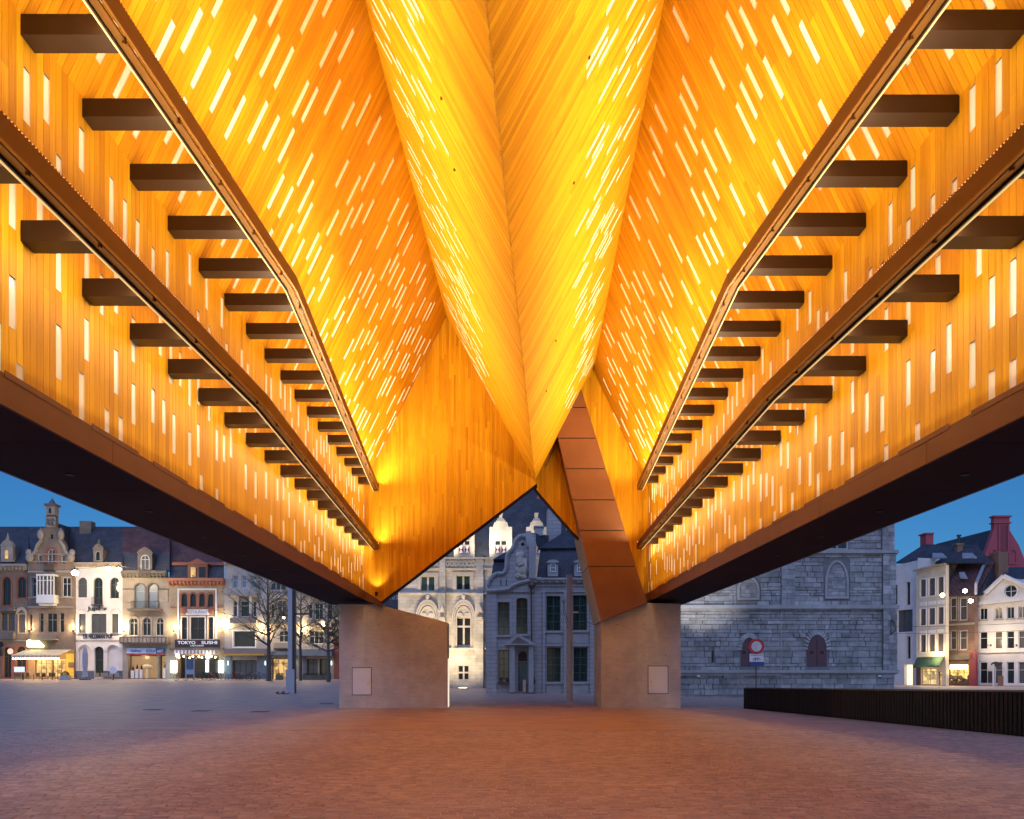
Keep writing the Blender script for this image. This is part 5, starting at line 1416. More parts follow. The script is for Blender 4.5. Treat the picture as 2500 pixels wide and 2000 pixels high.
for x0, y0, x1, y1 in ((1799, 1407, 1853, 1465), (2013, 1368, 2071, 1462)):
    o = f.outline(x0, y0, x1, y1, 'point', 12); mb = MB(); i_ = f.inset(o, 0.16); f.ringp(mb, o, i_, -0.02, 0.12); mb.build('blind_window_frame', M_bel_s, f.root, f.at(*o[0]))
    yy = y1
    while yy > y0 + 4:
        h = random.uniform(6, 10); xx = x0 + 3
        while xx < x1 - 3:
            w = random.uniform(9, 22); xe = min(x1 - 3, xx + w); frac = (yy - h / 2 - y0) / (y1 - y0)
            lim = 1.0 if frac > 0.45 else max(0.05, math.sqrt(frac / 0.45)); c = (x0 + x1) / 2; hw = (x1 - x0 - 6) / 2 * lim
            a, b = max(xx, c - hw), min(xe, c + hw)
            if b - a > 3:
                m1 = MB(); f.prism(m1, f.outline(a + 0.3, yy - h + 0.3, b - 0.3, yy - 0.3), -0.02, random.uniform(0.0, 0.03), 0, random.random()); m1.build('stone', M_bel, wallo, f.pt(a, yy))
            xx = xe
        yy -= h
M_door = pm('purple_door', (0.095, 0.045, 0.055), 0.55, 0.12, 3, stretch=(5, 1, 0.5))
for x0, x1 in ((1809, 1848), (1970, 2018)):
    o = f.outline(x0, 1553, x1, 1627, 'point', 12); mb = MB(); f.prism(mb, o, -0.05, 0.03); dr = mb.build('door', M_door, f.root, f.at(*o[0]))
    mb = MB(); u = sum(p[0] for p in o[:2]) / 2; f.bar(mb, u - 0.015, u + 0.015, o[0][1], o[0][1] + 1.9, 0.03, 0.045)
    for q in (-0.35, 0.35):
        for r in range(4): f.bar(mb, u + q - 0.12, u + q + 0.12, o[0][1] + 0.88 + r * 0.05, o[0][1] + 0.90 + r * 0.05, 0.03, 0.05)
    mb.build('door_vent', M_black, dr)
    c = (x0 + x1) / 2; hw = (x1 - x0) / 2
    for k in range(15):           # voussoirs round the arch
        a = math.pi * (k + 0.5) / 15; m1 = MB()
        ex, ey = math.cos(a), math.sin(a) * 1.75
        px, py = c + (hw + 5) * ex, 1588 - (hw + 4) * ey * 0.9
        p = f.pt(px, py, 0.04); ra = Vector((ex, 0, math.sin(a))).normalized(); tn = Vector((-ra.z, 0, ra.x))
        q = [p + ra * s1 * 0.17 + tn * s2 * 0.085 for s1, s2 in ((-1, -1), (1, -1), (1, 1), (-1, 1))]
        m1.hexa([v + Vector((0, 0.1, 0)) for v in q] + [v + Vector((0, -random.uniform(0.04, 0.1), 0)) for v in q], 0, random.uniform(0.5, 1)); m1.build('voussoir', M_bel, f.root, p)
f.box('arrow_slit', 1738.5, 1588, 1741.5, 1616, 0.0, 0.05, M_black)
o = f.outline(2015, 1292, 2068, 1344); mb = MB(); f.ringp(mb, o, f.inset(o, 0.12), -0.02, 0.2); u0, u1 = o[0][0], o[1][0]
f.bar(mb, (u0 + u1) / 2 - 0.06, (u0 + u1) / 2 + 0.06, o[0][1], o[2][1], 0, 0.16); tr = mb.build('tracery_window', M_bel_s, f.root); g_ = MB(); g_.poly([f.at(u, z, 0.09) for u, z in o]); g_.build('pane', M_glass_g, tr)
for x in (1700, 2141): f.box('junction_box', x, 1648, x + 7, 1653, 0.1, 0.22, M_whitef)
mb = MB(); p_ = [f.pt(2170, 1515, 0.3), f.pt(2170, 1550, 0.3), f.pt(2178, 1540, 0.5), f.pt(2176, 1520, 0.5), f.pt(2170, 1515, 0.3)]; mb.path(p_, 0.03); mb.build('wall_hook', M_iron, f.root)
spot(f.pt(1640, 1560, 5.0), f.pt(1720, 1445, 0), K_BEL, (1.0, 0.93, 0.85), 60)

# ------------------------------------------------------------------ shops on the right
GS = 'shops in the street to the right of the belfry'
f = Facade('modern_house', 'plain white modern house with dark slot windows and a lit doorway', 'house', 2176, 2241, 124, 119, base=1700, group=GS)
f.window(2212, 1421, 2222, 1477, None, 1, (), M_darkf, M_glass, deep=0.4); f.window(2190, 1489, 2228, 1543, None, 3, (), M_brownf, M_glass_w, deep=0.4); f.window(2213, 1554, 2223, 1608, None, 1, (), M_darkf, M_glass, deep=0.4); f.window(2184, 1428, 2191, 1476, None, 1, (), M_darkf, M_glass)
f.window(2208, 1622, 2228, 1690, None, 1, (), M_whitef, glow('doorway_light', (1.0, 0.80, 0.45), 1.7), name='lit_doorway', deep=0.4)
f.wall([(2176, 1700), (2241, 1700), (2241, 1368), (2176, 1383)], M_white)
f.roof('flank', [(2241, 1385, 0), (2241, 1362, 0), (2338, 1366, 9), (2338, 1388, 9)], M_white)
f.roof('roof', [(2186, 1374, 2), (2420, 1374, 6), (2385, 1330, 10), (2256, 1329, 10)], M_slate)
for x in (2277, 2350): f.roof('roof_light', [(x, 1361, 2.5), (x + 35, 1361, 2.5), (x + 24, 1350, 4), (x, 1350, 4)], M_zinc)
f = Facade('cream_house', 'narrow cream house with three rows of three windows over a green awning', 'house', 2237, 2309, 118, 112.5, base=1700, group=GS)
for ya, yb in ((1415, 1457), (1487, 1527), (1550, 1592)):
    for x0, x1 in ((2247, 2261), (2268, 2283.5), (2290, 2304.5)):
        k = (x0 - 2247) * -0.15
        f.window(x0, ya + k * (1645 - ya) / 230, x1, yb + k * (1645 - yb) / 230, None, 1, (), M_brownf, M_glass_w, surround=M_whitef, sw=0.12)
f.window(2249, 1632, 2286, 1672, None, 2, (0.82,), M_brownf, M_litw, name='shop_window', deep=0.3); f.window(2290, 1640, 2299, 1685, None, 1, (0.7,), M_brownf, M_lit, name='shop_door', deep=0.3)
f.wall([(2237, 1700), (2309, 1700), (2309, 1379), (2237, 1396)], pm('cream_render2', (0.60, 0.52, 0.39), 0.7, 0.08, 1, stain=0.15))
f.shape('cornice', [(2236, 1396), (2311, 1379), (2311, 1375), (2236, 1392)], 0, 0.5, M_stone)
for ya in (1470, 1540):
    for x0, x1 in ((2246, 2262), (2267, 2284), (2289, 2306)): f.box('wall_panel', x0, ya - (x0 - 2247) * 0.1, x1, ya + 9 - (x0 - 2247) * 0.1, 0, 0.06, M_whitef)
aw = MB(); M_gaw = pm('awning_green', (0.030, 0.072, 0.045), 0.8)
aw.poly([f.pt(2239, 1605, 0), f.pt(2306, 1602, 0), f.pt(2305, 1625, 0.8), f.pt(2241, 1627, 0.8)]); aw.poly([f.pt(2241, 1627, 0.8), f.pt(2305, 1625, 0.8), f.pt(2305, 1629, 0.8), f.pt(2241, 1631, 0.8)])
awo = aw.build('awning', M_gaw, f.root)
f.box('shop_base', 2238, 1673, 2309, 1700, 0, 0.1, M_brownf); f.box('shop_front', 2238, 1630, 2248, 1673, 0, 0.08, M_brownf)
f.lamp(2268, 1640, 1.5, 90, (1, 0.7, 0.35))
f = Facade('brick_house', 'narrow brown brick house with a steep dark roof over a brightly lit shop', 'house', 2309, 2379, 115, 110.5, base=1700, group=GS)
for ya, yb in ((1478, 1514), (1558, 1586)):
    for x0, x1 in ((2319, 2335), (2342, 2361)): f.window(x0, ya - 18, x1, yb, None, 1, (0.62,), M_whitef, M_glass_w, surround=M_stone, sw=0.12)
f.window(2313, 1622, 2365, 1676, None, 3, (0.62,), M_brownf, litmat('shop_yellow', (1.0, 0.66, 0.16), 1.1, 1.5), name='shop_window', deep=0.5)
f.wall([(2309, 1700), (2379, 1700), (2379, 1455), (2309, 1455)], brickmat('brown_brick', (0.20, 0.10, 0.07), (0.15, 0.075, 0.055), (0.2, 0.16, 0.13), 0.24, 0.08, 0.012))
f.box('shop_tube', 2318, 1623, 2358, 1635, -0.3, -0.1, glow('shop_tube', (1.0, 0.9, 0.55), 6.0))
f.box('string_course', 2309, 1522, 2379, 1527, 0, 0.2, M_stone); f.box('shop_lintel', 2309, 1596, 2379, 1611, 0, 0.3, M_stone_d); f.box('shop_pier', 2370, 1592, 2386, 1690, 0, 0.3, pm('pier_red', (0.20, 0.03, 0.05), 0.6))
f.lamp(2340, 1640, 1.2, 90, (1, 0.75, 0.3))
sh_ = MB()
for k in range(60): sh_.ball(f.pt(random.uniform(2314, 2364), random.uniform(1652, 1676), random.uniform(-0.35, -0.1)), random.uniform(0.15, 0.4), 0.1, random.uniform(0.15, 0.4), 6, 4)
sh_.build('shop_display', M_brownf, f.root)
f.roof('roof', [(2309, 1455, 0), (2383, 1455, 0), (2440, 1352, 8), (2340, 1372, 8)], M_slate2); f.roof('roof_side', [(2383, 1455, 0.5), (2400, 1452, 1), (2440, 1405, 8), (2432, 1352, 8)], M_slate)
mb = MB(); mb.tube(P(2382, 1452, 110), P(2383, 1425, 110), 0.2); mb.tube(P(2383, 1425, 110), P(2400, 1384, 114), 0.22); mb.tube(P(2400, 1384, 114), P(2431, 1352, 118), 0.22); mb.build('gutter', M_zinc, f.root)
f.dbox('gable_infill', 2300, 1377, 2346, 1460, 6.5, 3, M_stone_d)
f.roof('roof_light', [(2345, 1410, 2.5), (2363, 1412, 2.5), (2354, 1396, 3.2), (2342, 1397, 3.2)], M_zinc)
f.dbox('chimney', 2338, 1330, 2351, 1376, 7, 1, brickmat('brown_brick', None, None, None, 0, 0)); f.dbox('chimney_cap', 2336, 1326, 2354, 1330, 6.9, 1.2, M_stone_d)
mb = MB(); mb.tube(P(2341, 1328, 120.5), P(2341, 1308, 120.5), 0.22, 0.22, 8); mb.tube(P(2341, 1309, 120.5), P(2341, 1306, 120.5), 0.35, 0.3, 8); mb.build('chimney_pot', M_iron, f.root)
f.dbox('chimney', 2438, 1347, 2462, 1412, 7, 2, brickmat('brown_brick', None, None, None, 0, 0))
f = Facade('pediment_house', 'white house at the right edge with a round window in its pediment', 'house', 2383, 2540, 112, 106, base=1700, group=GS)
def sl(px, py): return py - (px - 2392) * 0.04 * (1645 - py) / 130
for ya, yb in ((1485, 1513), (1543, 1585), (1617, 1669)):
    for n_, (x0, x1) in enumerate(((2392, 2410.5), (2428.5, 2447), (2458, 2476), (2486, 2504))):
        f.window(x0, sl(x0, ya), x1, sl(x0, yb), None, 2 if ya < 1500 else 1, (0.64,) if ya > 1500 else (), M_whitef, M_glass_w if n_ % 2 else M_glass, sill=M_stone if ya < 1500 else None)
f.window(2452, 1428, 2483, 1459, 'circle', 2, (0.5,), M_whitef, M_glass, surround=M_white, sw=0.25)
f.wall([(2383, 1700), (2540, 1700), (2540, 1420), (2453, 1410), (2420, 1440), (2408, 1450), (2383, 1456)], M_white)
rake = [(2383, 1455), (2408, 1449), (2420, 1438), (2453, 1407), (2540, 1448)]
mb = MB()
for a, b in zip(rake, rake[1:]): mb.tube(f.pt(*a, 0.3), f.pt(*b, 0.3), 0.32, 0.32, 6)
mb.build('raking_cornice', M_white, f.root)
f.shape('cornice', [(2383, 1479), (2540, 1463), (2540, 1456), (2383, 1472)], 0, 0.6, M_white); f.shape('string_course', [(2383, 1595), (2540, 1592), (2540, 1589), (2383, 1592)], 0, 0.2, M_white); f.box('plinth', 2383, 1674, 2540, 1700, 0, 0.15, M_stone_d)
f.shape('shop_storey', [(2384, 1672), (2540, 1672), (2540, 1596), (2384, 1599)], 0, 0.04, pm('storey_grey', (0.42, 0.38, 0.38), 0.7, 0.1)) if False else None
f.box('menu_board', 2413, 1639, 2424, 1667, 0.05, 0.12, M_darkf); f.box('doorway', 2436, 1650, 2450, 1690, 0, 0.08, pm('door_brown', (0.22, 0.13, 0.09), 0.6)); f.box('post_lit', 2430, 1622, 2434, 1690, 0.8, 1.0, M_white)
ov = MB(); o = f.outline(2425, 1616, 2449, 1628, 'circle'); f.prism(ov, o, 0.7, 0.8); ov.build('oval_sign', M_darkf, f.root)
f.roof('roof', [(2460, 1412, 1), (2560, 1440, 1), (2560, 1385, 8), (2440, 1385, 8)], M_slate)
f = Facade('red_gable_hall', 'big dark roofed hall behind the shops with a red stone chimney gable', 'hall', 2405, 2520, 150, base=1700)
M_redst = pm('red_gable_stone', (0.36, 0.075, 0.095), 0.8, 0.1, 1)
f.wall([(2405, 1700), (2520, 1700), (2507, 1380), (2487, 1330), (2465, 1295), (2465, 1262), (2427, 1262), (2427, 1292), (2410, 1340), (2405, 1352)], M_redst, 1.0)
f.box('chimney_cap', 2424, 1259, 2468, 1263, -1.2, 0.3, M_redst); f.box('chimney_band', 2424, 1275, 2468, 1278, -1.2, 0.25, M_redst); f.box('gable_shade_panel', 2441, 1284, 2457, 1346, 0.0, 0.08, pm('red_gable_shade', (0.22, 0.05, 0.065), 0.8)); f.box('gable_rib', 2436, 1282, 2440, 1350, 0, 0.3, M_redst); f.box('gable_rib', 2458, 1282, 2462, 1350, 0, 0.3, M_redst)  # shade of the gable's recess put into a darker red panel standing proud
for c in (2426, 2472):
    mb = MB(); o = f.outline(c - 10, 1340, c + 10, 1378, 'round'); f.ringp(mb, o, f.inset(o, 0.25), 0, 0.2); mb.build('blind_arch', M_redst, f.root)
f.roof('roof', [(2405, 1356, 1), (2427, 1292, 1), (2286, 1328, 26), (2286, 1360, 26)], M_slate)
f.dbox('chimney', 2261, 1303, 2279, 1338, -10, 2, M_redst); f.dbox('chimney_cap', 2259, 1300.5, 2281, 1303.5, -10.2, 2.4, M_redst)

f = Facade('slate_house', 'dark blue slate fronted building glimpsed between the left pier and the cloth hall', 'house', 890, 985, 112.0, base=1665)
for x in (948, 957, 966): f.window(x, 1453, x + 6, 1463, None, 1, (), M_whitef, M_glass_w)
f.wall([(890, 1670), (985, 1670), (985, 1440), (890, 1440)], M_slate)
f.roof('roof', [(890, 1440, 0), (985, 1440, 0), (985, 1380, 5), (890, 1380, 5)], M_slate)

# ------------------------------------------------------------------ fence on the right
fa, fb = P(1818, 1645, 39.0), P(2570, 1645, 20.6)
fa.z = fb.z = 0
fence = empty('railing', (fa + fb) / 2, 'long black slatted railing at the right of the square', 'railing')
dv = (fb - fa); FL_ = dv.length; du = dv.normalized(); dn = Vector((-du.y, du.x, 0))
def ftop(t): return 1.00 + 0.24 * t
N_ = int(FL_ / 0.165)
for k in range(N_):
    t = (k + 0.5) / N_; c = fa + dv * t; h = ftop(t) - 0.055
    mb = MB(); e = du * 0.062; w_ = dn * 0.03
    b = [c - e - w_, c + e - w_, c + e + w_, c - e + w_]
    mb.hexa([p + Vector((0, 0, 0.03)) for p in b] + [p + Vector((0, 0, h)) for p in b], 0, random.random()); mb.build('slat', M_black, fence, c)
for z0, z1, d_, nm in ((-0.055, 0.0, 0.06, 'top_rail'),):
    mb = MB(); w_ = dn * d_
    mb.hexa([fa - w_ + Vector((0, 0, ftop(0) + z0)), fb - w_ + Vector((0, 0, ftop(1) + z0)), fb + w_ + Vector((0, 0, ftop(1) + z0)), fa + w_ + Vector((0, 0, ftop(0) + z0)),
             fa - w_ + Vector((0, 0, ftop(0) + z1)), fb - w_ + Vector((0, 0, ftop(1) + z1)), fb + w_ + Vector((0, 0, ftop(1) + z1)), fa + w_ + Vector((0, 0, ftop(0) + z1))]); mb.build(nm, pm('rail_steel', (0.12, 0.11, 0.105), 0.3, 0.1, metal=0.7), fence)
mb = MB(); w_ = dn * 0.012; o_ = dn * 0.045
mb.hexa([fa - w_ + o_ + Vector((0, 0, 0.0)), fb - w_ + o_, fb + w_ + o_, fa + w_ + o_, fa - w_ + o_ + Vector((0, 0, 0.96)), fb - w_ + o_ + Vector((0, 0, 1.18)), fb + w_ + o_ + Vector((0, 0, 1.18)), fa + w_ + o_ + Vector((0, 0, 0.96))]); mb.build('back_plate', M_black, fence)
mb = MB(); mb.tube(fa + Vector((0, 0, 0)), fa + Vector((0, 0, 1.0)), 0.05); mb.build('end_post', M_black, fence)

# ------------------------------------------------------------------ traffic sign
YS = 41.5
sp = P(1846, 1645, YS); sp.z = 0
sg = empty('traffic_sign', sp, 'round red ringed no entry sign with a white cycle plate on a pole', 'sign')
mb = MB(); zt = P(0, 1640 - 45, YS).z; mb.tube(sp, Vector((sp.x, sp.y, P(0, 1562, YS).z)), 0.038, 0.038, 8); mb.build('pole', pm('pole_rust', (0.16, 0.10, 0.10), 0.5), sg)
c = P(1846, 1578.5, YS); R_ = 19.0 * YS / F
mb = MB(); mb.tube(c + Vector((0, -0.04, 0)), c + Vector((0, -0.065, 0)), R_, R_, 28); disc = mb.build('sign_disc', pm('sign_red', None), sg); disc.data.materials[0] = pm('sign_bright_red', (0.50, 0.02, 0.03), 0.35)
mb = MB(); mb.tube(c + Vector((0, -0.066, 0)), c + Vector((0, -0.069, 0)), R_ * 0.66, R_ * 0.66, 28); mb.build('sign_face', pm('sign_face', (0.62, 0.60, 0.62), 0.35), disc)
p0, p1 = P(1829, 1626, YS), P(1864, 1596.5, YS); pb = P(0, 1616, YS).z
mb = MB(); mb.box(p0.x, p1.x, YS - 0.06, YS - 0.04, pb, p1.z); pl = mb.build('sub_plate', pm('sign_white', None), sg)
mb = MB(); mb.box(p0.x, p1.x, YS - 0.062, YS - 0.04, p0.z, pb - 0.004); bl_ = mb.build('blue_plate', pm('sign_blue', (0.03, 0.055, 0.22), 0.4), sg)
cy = P(1846.5, 1610, YS); cy.y = YS - 0.064; mb = MB()
for q in (-0.115, 0.115): mb.ring(cy + Vector((q, 0, -0.02)), (1, 0, 0), (0, 0, 1), 0.07, 0.009, 16, 4)
pts = {'a': (-0.115, -0.02), 'b': (-0.03, -0.02), 'c': (-0.06, 0.06), 'd': (0.07, 0.07), 'e': (0.115, -0.02), 'g': (0.06, 0.10), 's': (-0.07, 0.09)}
for a, b in ('ab', 'ac', 'bc', 'cd', 'bd', 'de', 'dg', 'cs'): mb.tube(cy + Vector((pts[a][0], 0, pts[a][1])), cy + Vector((pts[b][0], 0, pts[b][1])), 0.008, 0.008, 4)
mb.build('cycle_symbol', M_black, pl)
class _T: pass
def flat_text(txt, x0, x1, z0, z1, y, mat, parent, name='lettering'):
    cu = bpy.data.curves.new('txt', 'FONT'); cu.body = txt; cu.size = 1
    to = bpy.data.objects.new('txt', cu); COL.objects.link(to); bpy.context.view_layer.update()
    me = bpy.data.meshes.new_from_object(to.evaluated_get(bpy.context.evaluated_depsgraph_get())); bpy.data.objects.remove(to); bpy.data.curves.remove(cu)
    vx = [v.co.x for v in me.vertices]; vy = [v.co.y for v in me.vertices]; ax, bx, ay, by = min(vx), max(vx), min(vy), max(vy)
    for v in me.vertices: v.co = Vector(((v.co.x - ax) / (bx - ax) * (x1 - x0), 0, (v.co.y - ay) / (by - ay) * (z1 - z0)))
    me.materials.append(mat); me.name = name; return link_mesh(name, me, Vector((x0, y, z0)), parent)
flat_text('UITGEZONDERD', p0.x + 0.06, p1.x - 0.06, p1.z - 0.10, p1.z - 0.05, YS - 0.064, M_darkf, pl)

# ------------------------------------------------------------------ masts
def mast(label, px, Y, w, top, wide_to=None, cam_=False):
    b = P(px, 1645, Y); b.z = gz(b.x, Y)
    r = empty('light_mast', b, label, 'mast', 'tall square grey light masts')
    M_mast = pm('mast_grey', (0.33, 0.33, 0.36), 0.5, 0.06, 1)
    M_mast_l = pm('mast_light', (0.34, 0.38, 0.46), 0.45, 0.05, 1)
    mb = MB(); mb.box(b.x - w * 0.5, b.x + w * 0.14, Y, Y + w, b.z - 0.1, top); mb.build('mast_body', M_mast_l if cam_ else M_mast, r)
    mb = MB(); mb.box(b.x + w * 0.16, b.x + w * 0.5, Y + 0.02, Y + w, b.z - 0.1, top); mb.build('mast_channel', M_mast if cam_ else M_bronze, r)
    if wide_to: mb = MB(); mb.box(b.x - w * 0.78, b.x + w * 0.48, Y - 0.05, Y + w + 0.05, b.z - 0.1, wide_to); mb.build('mast_base', M_mast, r)
    return r, b
r_, b_ = mast('tall grey light mast standing left of the left pier', 711, 60.0, 0.50, 15.0, P(0, 1634, 60).z)
mb = MB(); c = P(740, 1499, 60.0); mb.tube(Vector((b_.x + 0.2, 60.2, c.z)), c, 0.06); mb.box(c.x - 0.3, c.x + 0.5, 59.9, 60.3, c.z - 0.05, c.z + 0.05); mb.build('lamp_arm', M_iron, r_)
r_, b_ = mast('pale grey light mast with a camera seen between the two piers', 1391, 47.0, 0.36, P(0, 1402, 47).z, None, True)
c = P(1375, 1468, 47.0)
mb = MB(); mb.box(c.x - 0.10, c.x + 0.14, 46.9, 47.15, c.z - 0.06, c.z + 0.10); mb.ball(c + Vector((0.02, -0.12, -0.02)), 0.08); hd = mb.build('camera_housing', M_zinc, r_)
mb = MB(); mb.path([c, c + Vector((0.05, 0, -0.3)), c + Vector((0.16, 0, -0.8)), c + Vector((0.3, 0, -1.2))], 0.012, 4); mb.path([c + Vector((0.1, 0, 0)), c + Vector((0.0, 0, -0.5)), c + Vector((0.28, 0, -1.6))], 0.012, 4); mb.build('cable', M_iron, r_)
c = P(1404, 1495, 47.0); mb = MB(); mb.box(c.x - 0.12, c.x + 0.18, 46.95, 47.1, c.z - 0.04, c.z + 0.04); mb.build('flag_arm', M_whitef, r_)
mb = MB(); a = P(1398, 1540, 47); q = [a, P(1415, 1530, 45), P(1432, 1518, 43), P(1450, 1526, 41.5)]; mb.path(q, 0.012, 4)
w_ = mb.build('overhead_wire', M_iron, None, a); tag(w_, 'thin dark wire running from the camera mast to the right pier', 'wire')
# heap at the foot of the left mast
hp = P(690, 1692, 59.0); hp.z = gz(hp.x, 59)
r_ = empty('refuse_heap', hp, 'small heap of pale rubbish bags at the foot of the left mast', 'rubbish')
for k in range(4):
    mb = MB(); mb.ball(hp + Vector((k * 0.2 - 0.3, random.uniform(-0.1, 0.1), 0.10)), 0.22, 0.18, 0.11, 8, 5); mb.build('bag', pm('bag_%s' % ('pale' if k % 2 else 'brown'), (0.4, 0.33, 0.33) if k % 2 else (0.16, 0.06, 0.05), 0.6), r_)

# ------------------------------------------------------------------ trees, just coming into leaf
M_bark = pm('bark', (0.10, 0.085, 0.075), 0.9, 0.3, 5)
M_bud = pm('spring_leaf', (0.085, 0.10, 0.028), 0.7, 0.4, 3, tone=0.4)
def tree(px, Y, h, r0, label, seed, lean=0.0, fork=3.0, leaf=1.0):
    rnd = random.Random(seed)
    b = P(px, 1645, Y); b.z = gz(b.x, Y)
    root = empty('tree', b, label, 'tree', 'young bare trees before the far houses')
    wood = MB(); lv = MB()
    def leafs(p, n, s):
        for _ in range(n):
            q = p + Vector((rnd.gauss(0, s), rnd.gauss(0, s), rnd.gauss(0, s)))
            a = Vector((rnd.gauss(0, 1), rnd.gauss(0, 1), rnd.gauss(0, 1))).normalized() * rnd.uniform(0.05, 0.10)
            c_ = Vector((rnd.gauss(0, 1), rnd.gauss(0, 1), rnd.gauss(0, 1))).normalized() * 0.05
            lv.poly([q - a, q + c_, q + a, q - c_], 0, rnd.random())
    def grow(p, d, L, r, lvl):
        n = 3 if lvl < 3 else 2
        for i in range(n):
            d2 = (d + Vector((rnd.gauss(0, 0.10), rnd.gauss(0, 0.10), 0.04))).normalized()
            q = p + d2 * (L / n); r2 = r * (1 - 0.22)
            wood.tube(p, q, r, r2, 6 if lvl < 2 else (4 if lvl < 3 else 3), caps=False)
            if lvl < 4:
                for _ in range(2 if lvl else 0):
                    if rnd.random() < 0.85:
                        ax = Vector((rnd.gauss(0, 1), rnd.gauss(0, 1), rnd.gauss(0, 0.4))).normalized()
                        dd = (d2 * 0.75 + ax * 0.75 + Vector((0, 0, 0.18))).normalized()
                        grow(q, dd, L * rnd.uniform(0.5, 0.68), r2 * 0.55, lvl + 1)
            if lvl >= 3: leafs(q, int(2 * leaf) if rnd.random() < 0.8 else 0, 0.12)
            p, d, r = q, d2, r2
        if lvl < 4: grow(p, d, L * 0.62, r * 0.8, lvl + 1)
    p = b.copy(); d = Vector((lean, 0, 1)).normalized(); r = r0
    q = p + d * fork; wood.tube(p - Vector((0, 0, 0.1)), q, r0 * 1.25, r0, 8)
    p = q; L = h - fork; n = 9
    for i in range(n):                     # straight leader with whorls of spreading limbs
        q = p + (d + Vector((rnd.gauss(0, 0.03), rnd.gauss(0, 0.03), 0))) * (L / n); r2 = r0 * (1 - (i + 1) / (n + 0.6))
        wood.tube(p, q, r, r2, 6, caps=False)
        for k in range(3 if i < n - 1 else 2):
            a = rnd.uniform(0, 2 * math.pi); up = 0.35 + 0.5 * i / n
            dd = Vector((math.cos(a), math.sin(a), up)).normalized()
            grow(q, dd, (L * 0.36) * (1 - 0.62 * i / n) * rnd.uniform(0.8, 1.15), r2 * 0.5 + 0.012, 2)
        p, r = q, r2
    wood.build('trunk', M_bark, root)
    tag(lv.build('crown', M_bud, root), kind='stuff')
    return root
tree(656, 97, 13.8, 0.24, 'tallest bare tree with a straight dark trunk left of the grey mast', 3, leaf=1.3)
tree(734, 99, 13.0, 0.17, 'slim bare tree rising just right of the grey mast', 5, leaf=1.2)
tree(802, 93, 10.2, 0.20, 'bare spreading tree close to the left pier', 9, fork=2.6, leaf=1.6)
tree(842, 96, 11.0, 0.20, 'bare tree mostly hidden behind the left pier', 12, leaf=1.6)
tree(664, 93, 3.4, 0.05, 'small thin sapling at the foot of the tallest bare tree', 21, fork=1.6, leaf=0.0)

# ------------------------------------------------------------------ bicycles
def bicycle(label, px, Y, ang, col, first=None):
    b = P(px, 1645, Y); b.z = gz(b.x, Y)
    if first: return copy_tree(first, None, b, ang, label)
    r = empty('bicycle', b, label, 'bicycle', 'bicycles parked in a row'); o = wloc(r)
    for x in (-0.53, 0.53):
        mb = MB(); mb.ring(o + Vector((x, 0, 0.34)), (1, 0, 0), (0, 0, 1), 0.325, 0.022, 20, 5)
        for k in range(8): w = k * math.pi / 8; mb.tube(o + Vector((x + 0.31 * math.cos(w), 0, 0.34 + 0.31 * math.sin(w))), o + Vector((x - 0.31 * math.cos(w), 0, 0.34 - 0.31 * math.sin(w))), 0.004, 0.004, 3, caps=False)
        mb.build('wheel', M_black, r, o + Vector((x, 0, 0.34)))
    mb = MB(); n = {'r': (-0.53, 0.34), 'b': (-0.08, 0.30), 's': (-0.22, 0.86), 'h': (0.38, 0.84), 'f': (0.53, 0.34), 'k': (0.33, 0.98), 't': (-0.25, 0.95)}
    v = lambda q: o + Vector((n[q][0], 0, n[q][1]))
    for a, c_ in ('rb', 'rs', 'bs', 'bh', 'sh', 'hf', 'hk', 'st'): mb.tube(v(a), v(c_), 0.022, 0.022, 6)
    mb.tube(v('b') + Vector((0, 0.05, 0)), v('b') + Vector((0.1, 0.09, -0.1)), 0.012); mb.tube(v('b') - Vector((0, 0.05, 0)), v('b') - Vector((0.1, 0.09, -0.1)), 0.012)
    mb.build('frame', col, r)
    mb = MB(); mb.ball(v('t') + Vector((0, 0, 0.03)), 0.13, 0.08, 0.04, 8, 5); mb.build('saddle', M_black, r)
    mb = MB(); k_ = v('k'); mb.tube(k_ + Vector((0, -0.28, 0)), k_ + Vector((0, 0.28, 0)), 0.014); mb.tube(k_ + Vector((0, -0.28, 0)), k_ + Vector((-0.14, -0.28, 0.0)), 0.016); mb.tube(k_ + Vector((0, 0.28, 0)), k_ + Vector((-0.14, 0.28, 0)), 0.016); mb.build('handlebar', M_zinc, r)
    mb = MB(); mb.box(o.x - 0.72, o.x - 0.36, o.y - 0.06, o.y + 0.06, o.z + 0.70, o.z + 0.72); mb.build('rear_rack', M_black, r)
    return r
C_ = {'dark': pm('bike_dark', (0.03, 0.03, 0.04), 0.4), 'red': pm('bike_red', (0.35, 0.02, 0.03), 0.4), 'grey': pm('bike_grey', (0.22, 0.23, 0.27), 0.4), 'blue': pm('bike_blue', (0.04, 0.07, 0.16), 0.4)}
YBK = 101.0
proto = {}
spots = [(442, 'dark', 'lone dark bicycle beside the information board'), (487, 'dark', 'dark bicycle first from the left in the row before the sushi restaurant'), (498, 'dark', 'dark bicycle before the sushi shop just left of the red one'),
         (508, 'blue', 'dark blue bicycle leaning by the red one before the restaurant'), (519, 'red', 'bright red bicycle before the sushi restaurant'), (533, 'dark', 'dark bicycle just right of the red one'), (545, 'grey', 'grey bicycle before the house joint by the restaurant'),
         (571, 'red', 'red framed bicycle before the curtained shop window'), (580, 'dark', 'dark bicycle second before the curtained shop window'), (595, 'grey', 'grey bicycle in the middle of the row before the curtained window'), (607, 'dark', 'dark bicycle before the right end of the curtained window'),
         (620, 'grey', 'grey bicycle second from the right end of the row'), (637, 'dark', 'dark bicycle at the right end of the row near the big tree')]
